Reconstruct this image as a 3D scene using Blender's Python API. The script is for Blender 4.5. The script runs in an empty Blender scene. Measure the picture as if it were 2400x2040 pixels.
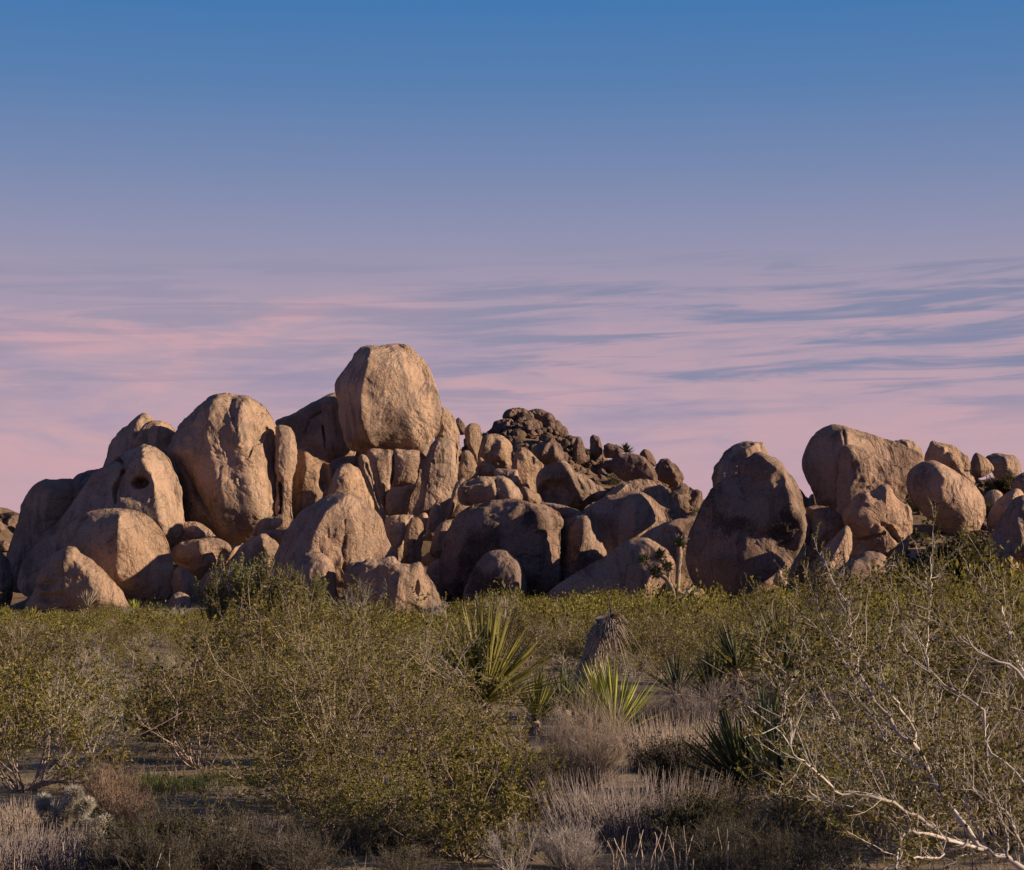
import bpy, math, random
import numpy as np
from mathutils import Vector

scene = bpy.context.scene
COL = scene.collection
FPX, CX, HORIZON, EYE = 4480.0, 1200.0, 1370.0, 2.5      # focal length and horizon in photograph pixels, eye height in metres

# ------------------------------------------------------------------ camera
cam_data = bpy.data.cameras.new("camera")
cam_data.sensor_width = 36.0
cam_data.lens = FPX / 2400.0 * 36.0
cam_data.shift_y = (HORIZON - 1020.0) / 2400.0
cam_data.clip_start = 0.1
cam_data.clip_end = 8000.0
cam = bpy.data.objects.new("camera", cam_data)
cam.location = (0, 0, EYE)
cam.rotation_euler = (math.radians(90), 0, 0)
COL.objects.link(cam)
scene.camera = cam

# ------------------------------------------------------------------ sun and sky
EXPOSURE = 0.42
SUN_EL, SUN_AZ = 18.5, 99.0      # azimuth clockwise from the view direction (+Y): from the right, slightly behind the camera
sun_dir = Vector((math.sin(math.radians(SUN_AZ)) * math.cos(math.radians(SUN_EL)),
                  math.cos(math.radians(SUN_AZ)) * math.cos(math.radians(SUN_EL)),
                  math.sin(math.radians(SUN_EL))))
sun_data = bpy.data.lights.new("sun", 'SUN')
sun_data.energy = 5.0
sun_data.angle = math.radians(0.5)
sun_data.color = (1.0, 0.795, 0.60)
sun = bpy.data.objects.new("sun", sun_data)
sun.rotation_euler = sun_dir.to_track_quat('Z', 'Y').to_euler()
COL.objects.link(sun)

world = bpy.data.worlds.new("World")
scene.world = world
world.use_nodes = True
wn, wl = world.node_tree.nodes, world.node_tree.links
wn.clear()

class NT:
    """short-hand for building node trees"""
    def __init__(s, tree): s.t, s.n, s.l = tree, tree.nodes, tree.links
    def node(s, kind, **kw):
        nd = s.n.new(kind)
        for k, v in kw.items():
            if k == 'ins':
                for i, val in v.items(): s.set(nd, i, val)
            else: setattr(nd, k, v)
        return nd
    def set(s, nd, i, val):
        sock = nd.inputs[i]
        if isinstance(val, bpy.types.NodeSocket): s.l.new(val, sock)
        else: sock.default_value = val
    def math(s, op, a, b=0.0, c=0.0, clamp=False):
        nd = s.node('ShaderNodeMath', operation=op, use_clamp=clamp, ins={0: a, 1: b, 2: c}); return nd.outputs[0]
    def vmath(s, op, a, b=(0, 0, 0)):
        nd = s.node('ShaderNodeVectorMath', operation=op, ins={0: a, 1: b}); return nd.outputs[0]
    def mix(s, fac, a, b, blend='MIX'):
        nd = s.node('ShaderNodeMix', data_type='RGBA', blend_type=blend)
        s.set(nd, 0, fac); s.set(nd, 6, a); s.set(nd, 7, b)
        return nd.outputs[2]
    def noise(s, vec, scale, detail=4.0, rough=0.55, dist=0.0):
        nd = s.node('ShaderNodeTexNoise', ins={'Vector': vec, 'Scale': scale, 'Detail': detail, 'Roughness': rough, 'Distortion': dist})
        return nd.outputs[0]
    def ramp(s, fac, stops, interp='LINEAR'):
        nd = s.node('ShaderNodeValToRGB'); cr = nd.color_ramp; cr.interpolation = interp
        while len(cr.elements) < len(stops): cr.elements.new(0.5)
        for e, (p, c) in zip(cr.elements, stops):
            e.position = p; e.color = (c[0], c[1], c[2], 1) if not isinstance(c, (int, float)) else (c, c, c, 1)
        s.set(nd, 0, fac)
        return nd.outputs[0]
    def smooth(s, v, a, b):
        nd = s.node('ShaderNodeMapRange', interpolation_type='SMOOTHSTEP', ins={0: v, 1: a, 2: b, 3: 0.0, 4: 1.0}); return nd.outputs[0]

def lin(r, g, b):
    return tuple(((c / 255.0) / 12.92 if c / 255.0 <= 0.04045 else (((c / 255.0) + 0.055) / 1.055) ** 2.4) for c in (r, g, b))

W = NT(world.node_tree)
geo = W.node('ShaderNodeTexCoord')
direction = geo.outputs['Generated']
sep = W.node('ShaderNodeSeparateXYZ', ins={0: direction})
dx, dy, dz = sep.outputs
elev = W.math('ARCSINE', dz)                       # radians
SKY = [(0.0, lin(203, 164, 172)), (0.035, lin(199, 163, 172)), (0.07, lin(193, 162, 173)), (0.11, lin(184, 159, 174)),
       (0.148, lin(168, 154, 174)), (0.178, lin(146, 147, 176)), (0.212, lin(121, 138, 176)), (0.253, lin(91, 128, 176)),
       (0.295, lin(68, 120, 176)), (0.36, lin(58, 108, 170)), (0.55, lin(62, 104, 170)), (1.0, lin(60, 96, 160))]
base_sky = W.ramp(W.math('MULTIPLY', elev, 1.0), SKY)
# cloud streaks: stretched noise in azimuth and elevation, streaks climbing gently to the right
azim = W.math('ARCTAN2', dx, dy)
ctilt = W.math('SUBTRACT', elev, W.math('MULTIPLY', azim, 0.035))
cvec = W.node('ShaderNodeCombineXYZ', ins={0: W.math('MULTIPLY', azim, 8.5), 1: W.math('MULTIPLY', ctilt, 128.0), 2: 3.7}).outputs[0]
cvec2 = W.node('ShaderNodeCombineXYZ', ins={0: W.math('MULTIPLY', azim, 15.0), 1: W.math('MULTIPLY', elev, 66.0), 2: 9.1}).outputs[0]
cn1 = W.noise(cvec, 1.0, 7.0, 0.58, 0.5)
cn2 = W.noise(cvec2, 0.9, 6.0, 0.56, 0.6)
band = W.math('MULTIPLY', W.smooth(elev, 0.070, 0.112), W.math('SUBTRACT', 1.0, W.smooth(elev, 0.150, 0.182)))
band2 = W.math('MULTIPLY', W.smooth(elev, 0.03, 0.08), W.math('SUBTRACT', 1.0, W.smooth(elev, 0.135, 0.165)))
dark = W.math('MULTIPLY', W.math('MULTIPLY', W.smooth(cn1, 0.44, 0.62), band), W.math('ADD', 0.45, W.math('MULTIPLY', W.smooth(azim, -0.16, 0.14), 0.7)))
pink = W.math('MULTIPLY', W.math('MULTIPLY', W.smooth(cn2, 0.46, 0.66), band2), W.math('SUBTRACT', 1.35, W.math('MULTIPLY', W.smooth(azim, -0.2, 0.1), 0.75)))
lav = W.math('MULTIPLY', W.smooth(cn2, 0.50, 0.30), band2)
sky1 = W.mix(W.math('MULTIPLY', lav, 0.55), base_sky, (*lin(160, 148, 176), 1))
sky2 = W.mix(W.math('MULTIPLY', pink, 0.48), sky1, (*lin(213, 166, 172), 1))
sky3 = W.mix(W.math('MULTIPLY', dark, 0.85), sky2, (*lin(133, 137, 166), 1))
nish = W.node('ShaderNodeTexSky', sky_type='NISHITA', sun_disc=False, sun_elevation=math.radians(SUN_EL), sun_rotation=math.radians(SUN_AZ))
# the dusk colours near the horizon pass into the physical sky overhead
SKY_STRENGTH = 0.1
dusk = W.vmath('SCALE', sky3); dusk.node.inputs['Scale'].default_value = 1.0 / (SKY_STRENGTH * 2 ** EXPOSURE)
upper = W.vmath('SCALE', nish.outputs[0]); upper.node.inputs['Scale'].default_value = 0.7
full0 = W.mix(W.smooth(elev, 0.40, 0.80), dusk, upper)
# sky dimmed bluish overhead and behind the viewer, to set fill on shaded rock
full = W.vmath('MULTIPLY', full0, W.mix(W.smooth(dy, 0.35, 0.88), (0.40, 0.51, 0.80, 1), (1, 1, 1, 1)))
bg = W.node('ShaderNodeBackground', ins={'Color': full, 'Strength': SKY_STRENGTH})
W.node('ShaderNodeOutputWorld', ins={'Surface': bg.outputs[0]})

scene.view_settings.view_transform = 'Standard'
scene.view_settings.look = 'None'
scene.view_settings.exposure = EXPOSURE
scene.view_settings.gamma = 1.0
scene.cycles.max_bounces = 6
scene.cycles.diffuse_bounces = 2
scene.cycles.transparent_max_bounces = 4

# ------------------------------------------------------------------ helpers
rng = np.random.default_rng(7)
random.seed(7)

def wpt(px, py, d):
    """photograph pixel at distance d -> world point"""
    return np.array([(px - CX) * d / FPX, d, EYE - (py - HORIZON) * d / FPX])

def hash01(ix, iy, iz, seed):
    h = (ix * 374761393 + iy * 668265263 + iz * 2147483647 + seed * 974711) & 0xffffffff
    h = ((h ^ (h >> 13)) * 1274126177) & 0xffffffff
    h = (h ^ (h >> 16)) & 0xffffffff
    h = (h * 2246822519) & 0xffffffff
    return ((h ^ (h >> 15)) & 0xffff) / 65535.0

def vnoise(p, seed=0):
    """value noise in -1..1 at points p (N,3)"""
    i = np.floor(p).astype(np.int64); f = p - i
    u = f * f * f * (f * (f * 6 - 15) + 10)
    out = 0.0
    for a in (0, 1):
        for b in (0, 1):
            for c in (0, 1):
                w = (u[:, 0] if a else 1 - u[:, 0]) * (u[:, 1] if b else 1 - u[:, 1]) * (u[:, 2] if c else 1 - u[:, 2])
                out = out + w * hash01(i[:, 0] + a, i[:, 1] + b, i[:, 2] + c, seed)
    return out * 2 - 1

def fbm(p, octaves=4, seed=0, gain=0.5, ridged=False):
    out, amp, tot = 0.0, 1.0, 0.0
    for o in range(octaves):
        n = vnoise(p * (2.0 ** o) + 17.3 * o, seed + o)
        if ridged: n = 1 - 2 * np.abs(n)
        out = out + amp * n; tot += amp; amp *= gain
    return out / tot

def mesh_from(name, verts, faces, mat=None, smooth=True):
    """faces: list of integer arrays, each (n,3) or (n,4)"""
    me = bpy.data.meshes.new(name)
    verts = np.asarray(verts, dtype=np.float32)
    faces = [np.asarray(f, dtype=np.int32) for f in faces if len(f)]
    nl = sum(f.size for f in faces); npoly = sum(len(f) for f in faces)
    me.vertices.add(len(verts)); me.vertices.foreach_set("co", verts.ravel())
    me.loops.add(nl); me.loops.foreach_set("vertex_index", np.concatenate([f.ravel() for f in faces]))
    me.polygons.add(npoly)
    tot = np.concatenate([np.full(len(f), f.shape[1], dtype=np.int32) for f in faces])
    st = np.concatenate([[0], np.cumsum(tot)[:-1]]).astype(np.int32)
    me.polygons.foreach_set("loop_start", st)
    me.update(calc_edges=True)
    if smooth: me.polygons.foreach_set("use_smooth", np.ones(npoly, dtype=bool))
    if mat: me.materials.append(mat)
    me.validate()
    return me

def link(name, me, parent=None, loc=None):
    o = bpy.data.objects.new(name, me); COL.objects.link(o)
    if parent: o.parent = parent
    if loc is not None: o.location = loc
    return o

def tag(o, label=None, category=None, group=None, kind=None):
    if label: o["label"] = label
    if category: o["category"] = category
    if group: o["group"] = group
    if kind: o["kind"] = kind
    return o

def empty(name, loc, label, category, group=None, rz=0.0, scale=None):
    o = bpy.data.objects.new(name, None); COL.objects.link(o)
    o.location = loc; o.rotation_euler = (0, 0, rz); o.empty_display_size = 0.2
    if scale is not None: o.scale = scale
    return tag(o, label, category, group)

def copy_tree(o, parent=None):
    c = o.copy(); COL.objects.link(c)
    if parent: c.parent = parent
    for ch in o.children: copy_tree(ch, c)
    return c

# ------------------------------------------------------------------ terrain
def sstep(v, a, b):
    t = np.clip((v - a) / (b - a), 0, 1); return t * t * (3 - 2 * t)

def ground_z(x, y):
    x = np.asarray(x, float); y = np.asarray(y, float)
    z = 0.10 * np.sin(x * 0.21 + 1.3) * np.sin(y * 0.17) + 0.05 * np.sin(x * 0.63 + y * 0.4)
    z = z * sstep(y, 14, 30)
    u = x / np.maximum(y, 1.0)                                   # bearing
    right = sstep(u, 0.11, 0.19)
    left_prof = np.interp(y, [146, 154, 167, 185], [0, 1.0, 4.6, 8.0])
    right_prof = np.interp(y, [116, 130, 137, 145, 151, 158, 172, 185], [0, 0.6, 1.5, 4.4, 6.4, 8.4, 11.6, 12.4])
    mound = (left_prof + (right_prof - left_prof) * right) * (1 - sstep(y, 192, 215)) * (1 - 0.85 * sstep(u, 0.30, 0.40)) * (1 - sstep(-u, 0.222, 0.262))
    z = z + mound
    # rubble hill behind the middle of the pile
    crest = np.interp(u, [-0.06, -0.02, 0.005, 0.03, 0.045, 0.07, 0.09, 0.105, 0.12, 0.16], [14, 20.0, 22.6, 20.3, 17.6, 16.2, 13.6, 10.8, 9.2, 3.8])
    crest = crest * sstep(u, -0.16, -0.06) * (1 - sstep(u, 0.16, 0.24))
    prof = sstep(y, 192, 238) * (1 - sstep(y, 250, 320))
    z = np.maximum(z, crest * prof)
    # far knoll seen past the left end of the pile
    kn = 13.2 * np.exp(-(((x + 72) / 16.0) ** 2 + ((y - 262) / 24.0) ** 2))
    return z + kn

# ------------------------------------------------------------------ materials
def new_mat(name):
    m = bpy.data.materials.new(name); m.use_nodes = True
    m.node_tree.nodes.clear()
    return m, NT(m.node_tree)

def rock_mat(name, light, mid, dark, varnish=0.5, bump=1.0, streak=0.6, tint=(0.5, 0.26, 0.12)):
    m, T = new_mat(name)
    tc = T.node('ShaderNodeTexCoord').outputs['Object']
    rnd = T.node('ShaderNodeObjectInfo').outputs['Random']
    off = T.node('ShaderNodeCombineXYZ', ins={0: T.math('MULTIPLY', rnd, 83.0), 1: T.math('MULTIPLY', rnd, 37.0), 2: T.math('MULTIPLY', rnd, 59.0)}).outputs[0]
    p = T.vmath('ADD', tc, off)
    big = T.noise(p, 0.32, 6, 0.6, 0.4)
    med = T.noise(p, 1.6, 8, 0.65)
    fine = T.noise(p, 9.0, 5, 0.7)
    grain = T.noise(p, 34.0, 2, 0.6)
    sx = T.node('ShaderNodeMapping', ins={'Vector': p, 'Scale': (0.8, 0.8, 0.10)}).outputs[0]
    str_n = T.noise(sx, 1.0, 6, 0.65, 0.6)
    c = T.ramp(big, [(0.30, mid), (0.52, light), (0.72, mid)])
    c = T.mix(T.math('MULTIPLY', T.smooth(med, 0.50, 0.68), 0.55), c, (*tint, 1))
    c = T.mix(T.math('MULTIPLY', T.smooth(str_n, 0.52, 0.63), streak), c, (*dark, 1))
    c = T.mix(T.math('MULTIPLY', T.smooth(str_n, 0.46, 0.34), streak * 0.35), c, (min(light[0] * 1.25, .6), min(light[1] * 1.25, .5), min(light[2] * 1.3, .4), 1))
    fresh = T.node('ShaderNodeAttribute', attribute_name='fresh').outputs['Fac']
    c = T.mix(T.math('MULTIPLY', fresh, 0.45), c, (light[0] * 1.12, light[1] * 1.0, light[2] * .92, 1))     # paler scars where a sheet has flaked away
    # desert varnish: dark patches with a ragged speckled edge
    vn = T.math('ADD', T.noise(p, 0.22, 3, 0.5), T.math('MULTIPLY', T.math('SUBTRACT', fine, 0.5), 0.35))
    vf = T.math('MULTIPLY', T.smooth(vn, 0.56, 0.66), varnish)
    c = T.mix(vf, c, (dark[0] * 0.55, dark[1] * 0.5, dark[2] * 0.5, 1))
    # crystals: coarse dark and pale speckle of the granite
    c = T.mix(T.math('MULTIPLY', T.smooth(fine, 0.52, 0.66), 0.55), c, (*dark, 1))
    c = T.mix(T.math('MULTIPLY', T.smooth(T.noise(p, 4.2, 6, 0.72), 0.54, 0.64), 0.5), c, (*dark, 1))
    c = T.mix(T.math('MULTIPLY', T.smooth(T.noise(p, 6.5, 4, 0.7), 0.58, 0.68), 0.5), c, (min(light[0] * 1.35, .62), min(light[1] * 1.35, .52), min(light[2] * 1.4, .42), 1))
    c = T.mix(T.math('MULTIPLY', T.smooth(grain, 0.55, 0.75), 0.35), c, (dark[0] * 0.7, dark[1] * 0.7, dark[2] * 0.7, 1))
    hue = T.node('ShaderNodeHueSaturation', ins={'Hue': 0.5, 'Saturation': T.math('ADD', 0.88, T.math('MULTIPLY', T.math('FRACT', T.math('MULTIPLY', rnd, 7.3)), 0.12)), 'Value': T.math('ADD', 0.86, T.math('MULTIPLY', rnd, 0.24)), 'Color': c}).outputs[0]
    pit = T.node('ShaderNodeTexVoronoi', feature='F1', ins={'Vector': p, 'Scale': 2.6}).outputs[0]
    h = T.math('ADD', T.math('MULTIPLY', med, 0.55), T.math('MULTIPLY', fine, 0.22))
    h = T.math('ADD', h, T.math('MULTIPLY', T.smooth(pit, 0.0, 0.35), 0.05))
    h = T.math('ADD', h, T.math('MULTIPLY', T.noise(p, 4.0, 8, 0.75, 0.3), 0.45))
    h = T.math('ADD', h, T.math('MULTIPLY', T.smooth(T.noise(p, 0.9, 5, 0.65, 0.5), 0.44, 0.52), 0.22))   # broken edges of flaked sheets
    patch = T.smooth(T.noise(p, 0.30, 4, 0.6, 0.5), 0.40, 0.60)      # weathered smooth areas and rough flaked areas
    h = T.math('MULTIPLY', h, T.math('ADD', 0.35, T.math('MULTIPLY', patch, 1.0)))
    b = T.node('ShaderNodeBump', ins={'Strength': 0.9, 'Distance': 0.30 * bump, 'Height': h})
    bs = T.node('ShaderNodeBsdfPrincipled', ins={'Base Color': hue, 'Roughness': 0.95, 'Specular IOR Level': 0.12, 'Normal': b.outputs[0]})
    T.node('ShaderNodeOutputMaterial', ins={'Surface': bs.outputs[0]})
    return m

ROCK_TAN = rock_mat('granite_tan', (0.44, 0.295, 0.185), (0.37, 0.24, 0.15), (0.16, 0.115, 0.085), varnish=0.45, streak=0.75)
ROCK_RED = rock_mat('granite_rosy', (0.42, 0.28, 0.18), (0.345, 0.225, 0.145), (0.13, 0.085, 0.065), varnish=0.45, tint=(0.42, 0.21, 0.12))
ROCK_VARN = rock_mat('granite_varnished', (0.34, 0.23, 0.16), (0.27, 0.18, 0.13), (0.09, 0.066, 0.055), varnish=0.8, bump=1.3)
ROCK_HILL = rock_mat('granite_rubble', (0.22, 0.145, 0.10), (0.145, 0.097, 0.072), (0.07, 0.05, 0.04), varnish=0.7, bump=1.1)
MATS = {'t': ROCK_TAN, 'r': ROCK_RED, 'v': ROCK_VARN, 'h': ROCK_HILL}

def ground_mat():
    m, T = new_mat('desert_ground')
    p = T.node('ShaderNodeTexCoord').outputs['Object']
    big = T.noise(p, 0.18, 5, 0.6); med = T.noise(p, 1.7, 6, 0.65); fine = T.noise(p, 22.0, 4, 0.7)
    c = T.ramp(big, [(0.3, (0.36, 0.275, 0.195)), (0.55, (0.29, 0.225, 0.15)), (0.75, (0.20, 0.155, 0.10))])
    c = T.mix(T.math('MULTIPLY', T.smooth(med, 0.5, 0.66), 0.7), c, (0.25, 0.185, 0.075, 1))   # dry annual grass film
    c = T.mix(T.math('MULTIPLY', T.smooth(fine, 0.52, 0.68), 0.7), c, (0.10, 0.078, 0.058, 1))
    c = T.mix(T.math('MULTIPLY', T.smooth(T.noise(p, 0.7, 6, 0.7), 0.5, 0.62), 0.55), c, (0.13, 0.10, 0.065, 1))   # plant litter
    py = T.node('ShaderNodeSeparateXYZ', ins={0: p}).outputs[1]
    stony = T.ramp(T.noise(p, 0.6, 6, 0.7), [(0.35, (0.10, 0.065, 0.04)), (0.55, (0.19, 0.12, 0.07)), (0.7, (0.09, 0.075, 0.03))])
    c = T.mix(T.math('MULTIPLY', T.smooth(py, 143, 170), 0.85), c, stony)           # gravel and scrub on the rocky slopes
    h = T.math('ADD', T.math('MULTIPLY', med, 0.5), T.math('MULTIPLY', fine, 0.25))
    b = T.node('ShaderNodeBump', ins={'Strength': 0.8, 'Distance': 0.12, 'Height': h})
    bs = T.node('ShaderNodeBsdfPrincipled', ins={'Base Color': c, 'Roughness': 1.0, 'Specular IOR Level': 0.05, 'Normal': b.outputs[0]})
    T.node('ShaderNodeOutputMaterial', ins={'Surface': bs.outputs[0]})
    return m
GROUND = ground_mat()

def leaf_mat(name, stops, trans=0.35, rough=0.6, per='island'):
    m, T = new_mat(name)
    r = T.node('ShaderNodeNewGeometry').outputs['Random Per Island']
    c = T.ramp(r, stops)
    orn = T.node('ShaderNodeObjectInfo').outputs['Random']
    c = T.node('ShaderNodeHueSaturation', ins={'Hue': T.math('ADD', 0.487, T.math('MULTIPLY', orn, 0.026)), 'Saturation': 1.0,
               'Value': T.math('ADD', 0.62, T.math('MULTIPLY', orn, 0.6)), 'Color': c}).outputs[0]
    bs = T.node('ShaderNodeBsdfPrincipled', ins={'Base Color': c, 'Roughness': rough, 'Specular IOR Level': 0.25})
    if trans > 0:
        tr = T.node('ShaderNodeBsdfTranslucent', ins={'Color': c})
        mx = T.node('ShaderNodeMixShader', ins={0: trans, 1: bs.outputs[0], 2: tr.outputs[0]})
        T.node('ShaderNodeOutputMaterial', ins={'Surface': mx.outputs[0]})
    else:
        T.node('ShaderNodeOutputMaterial', ins={'Surface': bs.outputs[0]})
    return m

def bark_mat(name, a, b, scale=14.0, stretch=0.2):
    m, T = new_mat(name)
    tc = T.node('ShaderNodeTexCoord').outputs['Object']
    q = T.node('ShaderNodeMapping', ins={'Vector': tc, 'Scale': (1, 1, stretch)}).outputs[0]
    n = T.noise(q, scale, 5, 0.6)
    c = T.ramp(n, [(0.32, a), (0.62, b)])
    r = T.node('ShaderNodeNewGeometry').outputs['Random Per Island']
    c = T.node('ShaderNodeHueSaturation', ins={'Hue': 0.5, 'Saturation': 1.0, 'Value': T.math('ADD', 0.7, T.math('MULTIPLY', r, 0.6)), 'Color': c}).outputs[0]
    bs = T.node('ShaderNodeBsdfPrincipled', ins={'Base Color': c, 'Roughness': 0.9, 'Specular IOR Level': 0.15})
    T.node('ShaderNodeOutputMaterial', ins={'Surface': bs.outputs[0]})
    return m

LEAF_CREO = leaf_mat('creosote_leaf', [(0.0, (0.050, 0.047, 0.012)), (0.4, (0.165, 0.145, 0.026)), (0.88, (0.390, 0.330, 0.056)), (1.0, (0.32, 0.20, 0.05))], trans=0.42)
LEAF_SPIRE = leaf_mat('upright_shrub_leaf', [(0.0, (0.10, 0.115, 0.02)), (0.6, (0.22, 0.22, 0.045)), (1.0, (0.32, 0.28, 0.06))])
LEAF_DARK = leaf_mat('dark_shrub_leaf', [(0.0, (0.035, 0.034, 0.010)), (0.6, (0.08, 0.072, 0.02)), (1.0, (0.13, 0.10, 0.03))])
LEAF_YUCCA = leaf_mat('yucca_leaf', [(0.0, (0.16, 0.175, 0.035)), (0.6, (0.36, 0.35, 0.07)), (1.0, (0.52, 0.46, 0.12))], trans=0.12, rough=0.45)
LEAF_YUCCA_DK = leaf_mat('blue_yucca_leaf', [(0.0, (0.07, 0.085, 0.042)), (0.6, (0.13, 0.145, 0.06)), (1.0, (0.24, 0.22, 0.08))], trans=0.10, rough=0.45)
LEAF_DEAD = leaf_mat('dead_yucca_leaf', [(0.0, (0.19, 0.145, 0.105)), (0.6, (0.35, 0.275, 0.205)), (1.0, (0.48, 0.39, 0.30))], trans=0.05, rough=0.8)
STEM_GREY = bark_mat('creosote_bark', (0.17, 0.125, 0.10), (0.42, 0.33, 0.265))
STEM_PALE = bark_mat('pale_bark', (0.30, 0.25, 0.21), (0.56, 0.49, 0.42), 20.0, 0.4)
STEM_STRAW = bark_mat('straw_twig', (0.29, 0.22, 0.16), (0.50, 0.40, 0.31))
STEM_BROWN = bark_mat('brown_twig', (0.22, 0.145, 0.095), (0.44, 0.31, 0.21))
STEM_MAUVE = bark_mat('grey_twig', (0.18, 0.14, 0.12), (0.38, 0.31, 0.27))
STEM_SHADED = bark_mat('dusky_twig', (0.085, 0.07, 0.062), (0.20, 0.17, 0.15))  # darkened twig colour, stands in for shade in the lower foreground
TRUNK = bark_mat('yucca_trunk', (0.20, 0.135, 0.09), (0.44, 0.32, 0.22), 10.0, 3.0)
SPINE = leaf_mat('cholla_spine', [(0.0, (0.52, 0.47, 0.36)), (1.0, (0.78, 0.74, 0.60))], trans=0.35, rough=0.5)
CHOLLA = bark_mat('cholla_stem', (0.10, 0.085, 0.045), (0.20, 0.16, 0.09), 30.0, 1.0)
GRASS_DRY = leaf_mat('dry_grass_blade', [(0.0, (0.16, 0.12, 0.075)), (0.6, (0.29, 0.225, 0.145)), (1.0, (0.38, 0.30, 0.20))], trans=0.25)
GRASS_GREEN = leaf_mat('green_grass_blade', [(0.0, (0.05, 0.075, 0.015)), (1.0, (0.11, 0.14, 0.03))], trans=0.3)

# ------------------------------------------------------------------ ground: one sheet to the horizon, finer where it is seen
ys = np.concatenate([np.linspace(-40, 12, 14), np.linspace(14, 60, 70), np.linspace(61.5, 140, 50), np.linspace(142, 330, 110), np.array([350, 400, 500, 700, 1000, 1600, 2600, 4000])])
us = np.concatenate([np.linspace(-1, -0.06, 60), np.linspace(-0.05, 0.05, 24), np.linspace(0.06, 1, 60)])
gx, gy = np.meshgrid(us, ys)
half = np.maximum(np.abs(gy) * 0.62, 30.0)
gx = np.where(gy > 340, gx * gy * 1.2, gx * half)
gz = ground_z(gx.ravel(), gy.ravel())
P = np.stack([gx.ravel(), gy.ravel(), gz], 1)
near = (P[:, 1] < 340)
P[:, 2] += np.where(near, 0.05 * fbm(P * np.array([0.8, 0.8, 0]) + 3, 3, 5), 0)
rough_hill = sstep(P[:, 1], 150, 165) * (P[:, 1] < 330)
P[:, 2] += rough_hill * 0.7 * fbm(P * np.array([0.35, 0.35, 0]), 4, 11)
nr, nc = gx.shape
idx = np.arange(nr * nc).reshape(nr, nc)
F = np.stack([idx[:-1, :-1].ravel(), idx[:-1, 1:].ravel(), idx[1:, 1:].ravel(), idx[1:, :-1].ravel()], 1)
tag(link('ground', mesh_from('ground', P, [F], GROUND)), 'sandy desert ground with sparse dry grass', kind='structure')

# ------------------------------------------------------------------ boulders of the pile
# Each boulder is a closed solid: a measured outline at its own distance, swelling towards and away from the viewer,
# with ridge lines, cracks and hollows, then roughened by fractal noise in metres.
CROPS = {'A': (0, 800, 700 / 1816), 'B': (600, 780, 600 / 1512), 'C': (1050, 900, 700 / 2075), 'D': (1550, 950, 850 / 2075), 'H': (1080, 940, 600 / 2075)}

def catmull(pts, n, closed=True):
    pts = np.asarray(pts, float); m = len(pts)
    if not closed: pts = np.vstack([2 * pts[0] - pts[1], pts, 2 * pts[-1] - pts[-2]])
    out = []
    rngi = range(m) if closed else range(1, m)
    for i in rngi:
        p0, p1, p2, p3 = (pts[(i - 1) % len(pts)], pts[i % len(pts)], pts[(i + 1) % len(pts)], pts[(i + 2) % len(pts)])
        t = np.linspace(0, 1, 14, endpoint=False)[:, None]
        a = np.maximum(np.linalg.norm(p1 - p0) ** .5, 1e-6); b = np.maximum(np.linalg.norm(p2 - p1) ** .5, 1e-6); c = np.maximum(np.linalg.norm(p3 - p2) ** .5, 1e-6)
        m1 = (p2 - p1) + b * ((p1 - p0) / a - (p2 - p0) / (a + b))
        m2 = (p2 - p1) + b * ((p3 - p2) / c - (p3 - p1) / (b + c))
        out.append((2 * p1 - 2 * p2 + m1 + m2) * t ** 3 + (-3 * p1 + 3 * p2 - 2 * m1 - m2) * t ** 2 + m1 * t + p1)
    if not closed: out.append(pts[-2][None])
    q = np.vstack(out)
    if closed: q = np.vstack([q, q[:1]])
    s = np.concatenate([[0], np.cumsum(np.linalg.norm(np.diff(q, axis=0), axis=1))])
    u = np.linspace(0, s[-1], n + (1 if closed else 0))
    if closed: u = u[:-1]
    return np.stack([np.interp(u, s, q[:, k]) for k in range(2)], 1)

def seg_dist(p, line, closed=False):
    line = np.asarray(line, float)
    a = line if closed else line[:-1]
    b = np.roll(line, -1, 0) if closed else line[1:]
    out = np.full(len(p), 1e9)
    for k in range(0, len(a), 24):
        A, B = a[k:k + 24], b[k:k + 24]; d = B - A
        t = np.clip(((p[:, None] - A) * d).sum(2) / np.maximum((d * d).sum(1), 1e-9), 0, 1)
        q = A + t[..., None] * d
        out = np.minimum(out, np.sqrt(((p[:, None] - q) ** 2).sum(2)).min(1))
    return out

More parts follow.
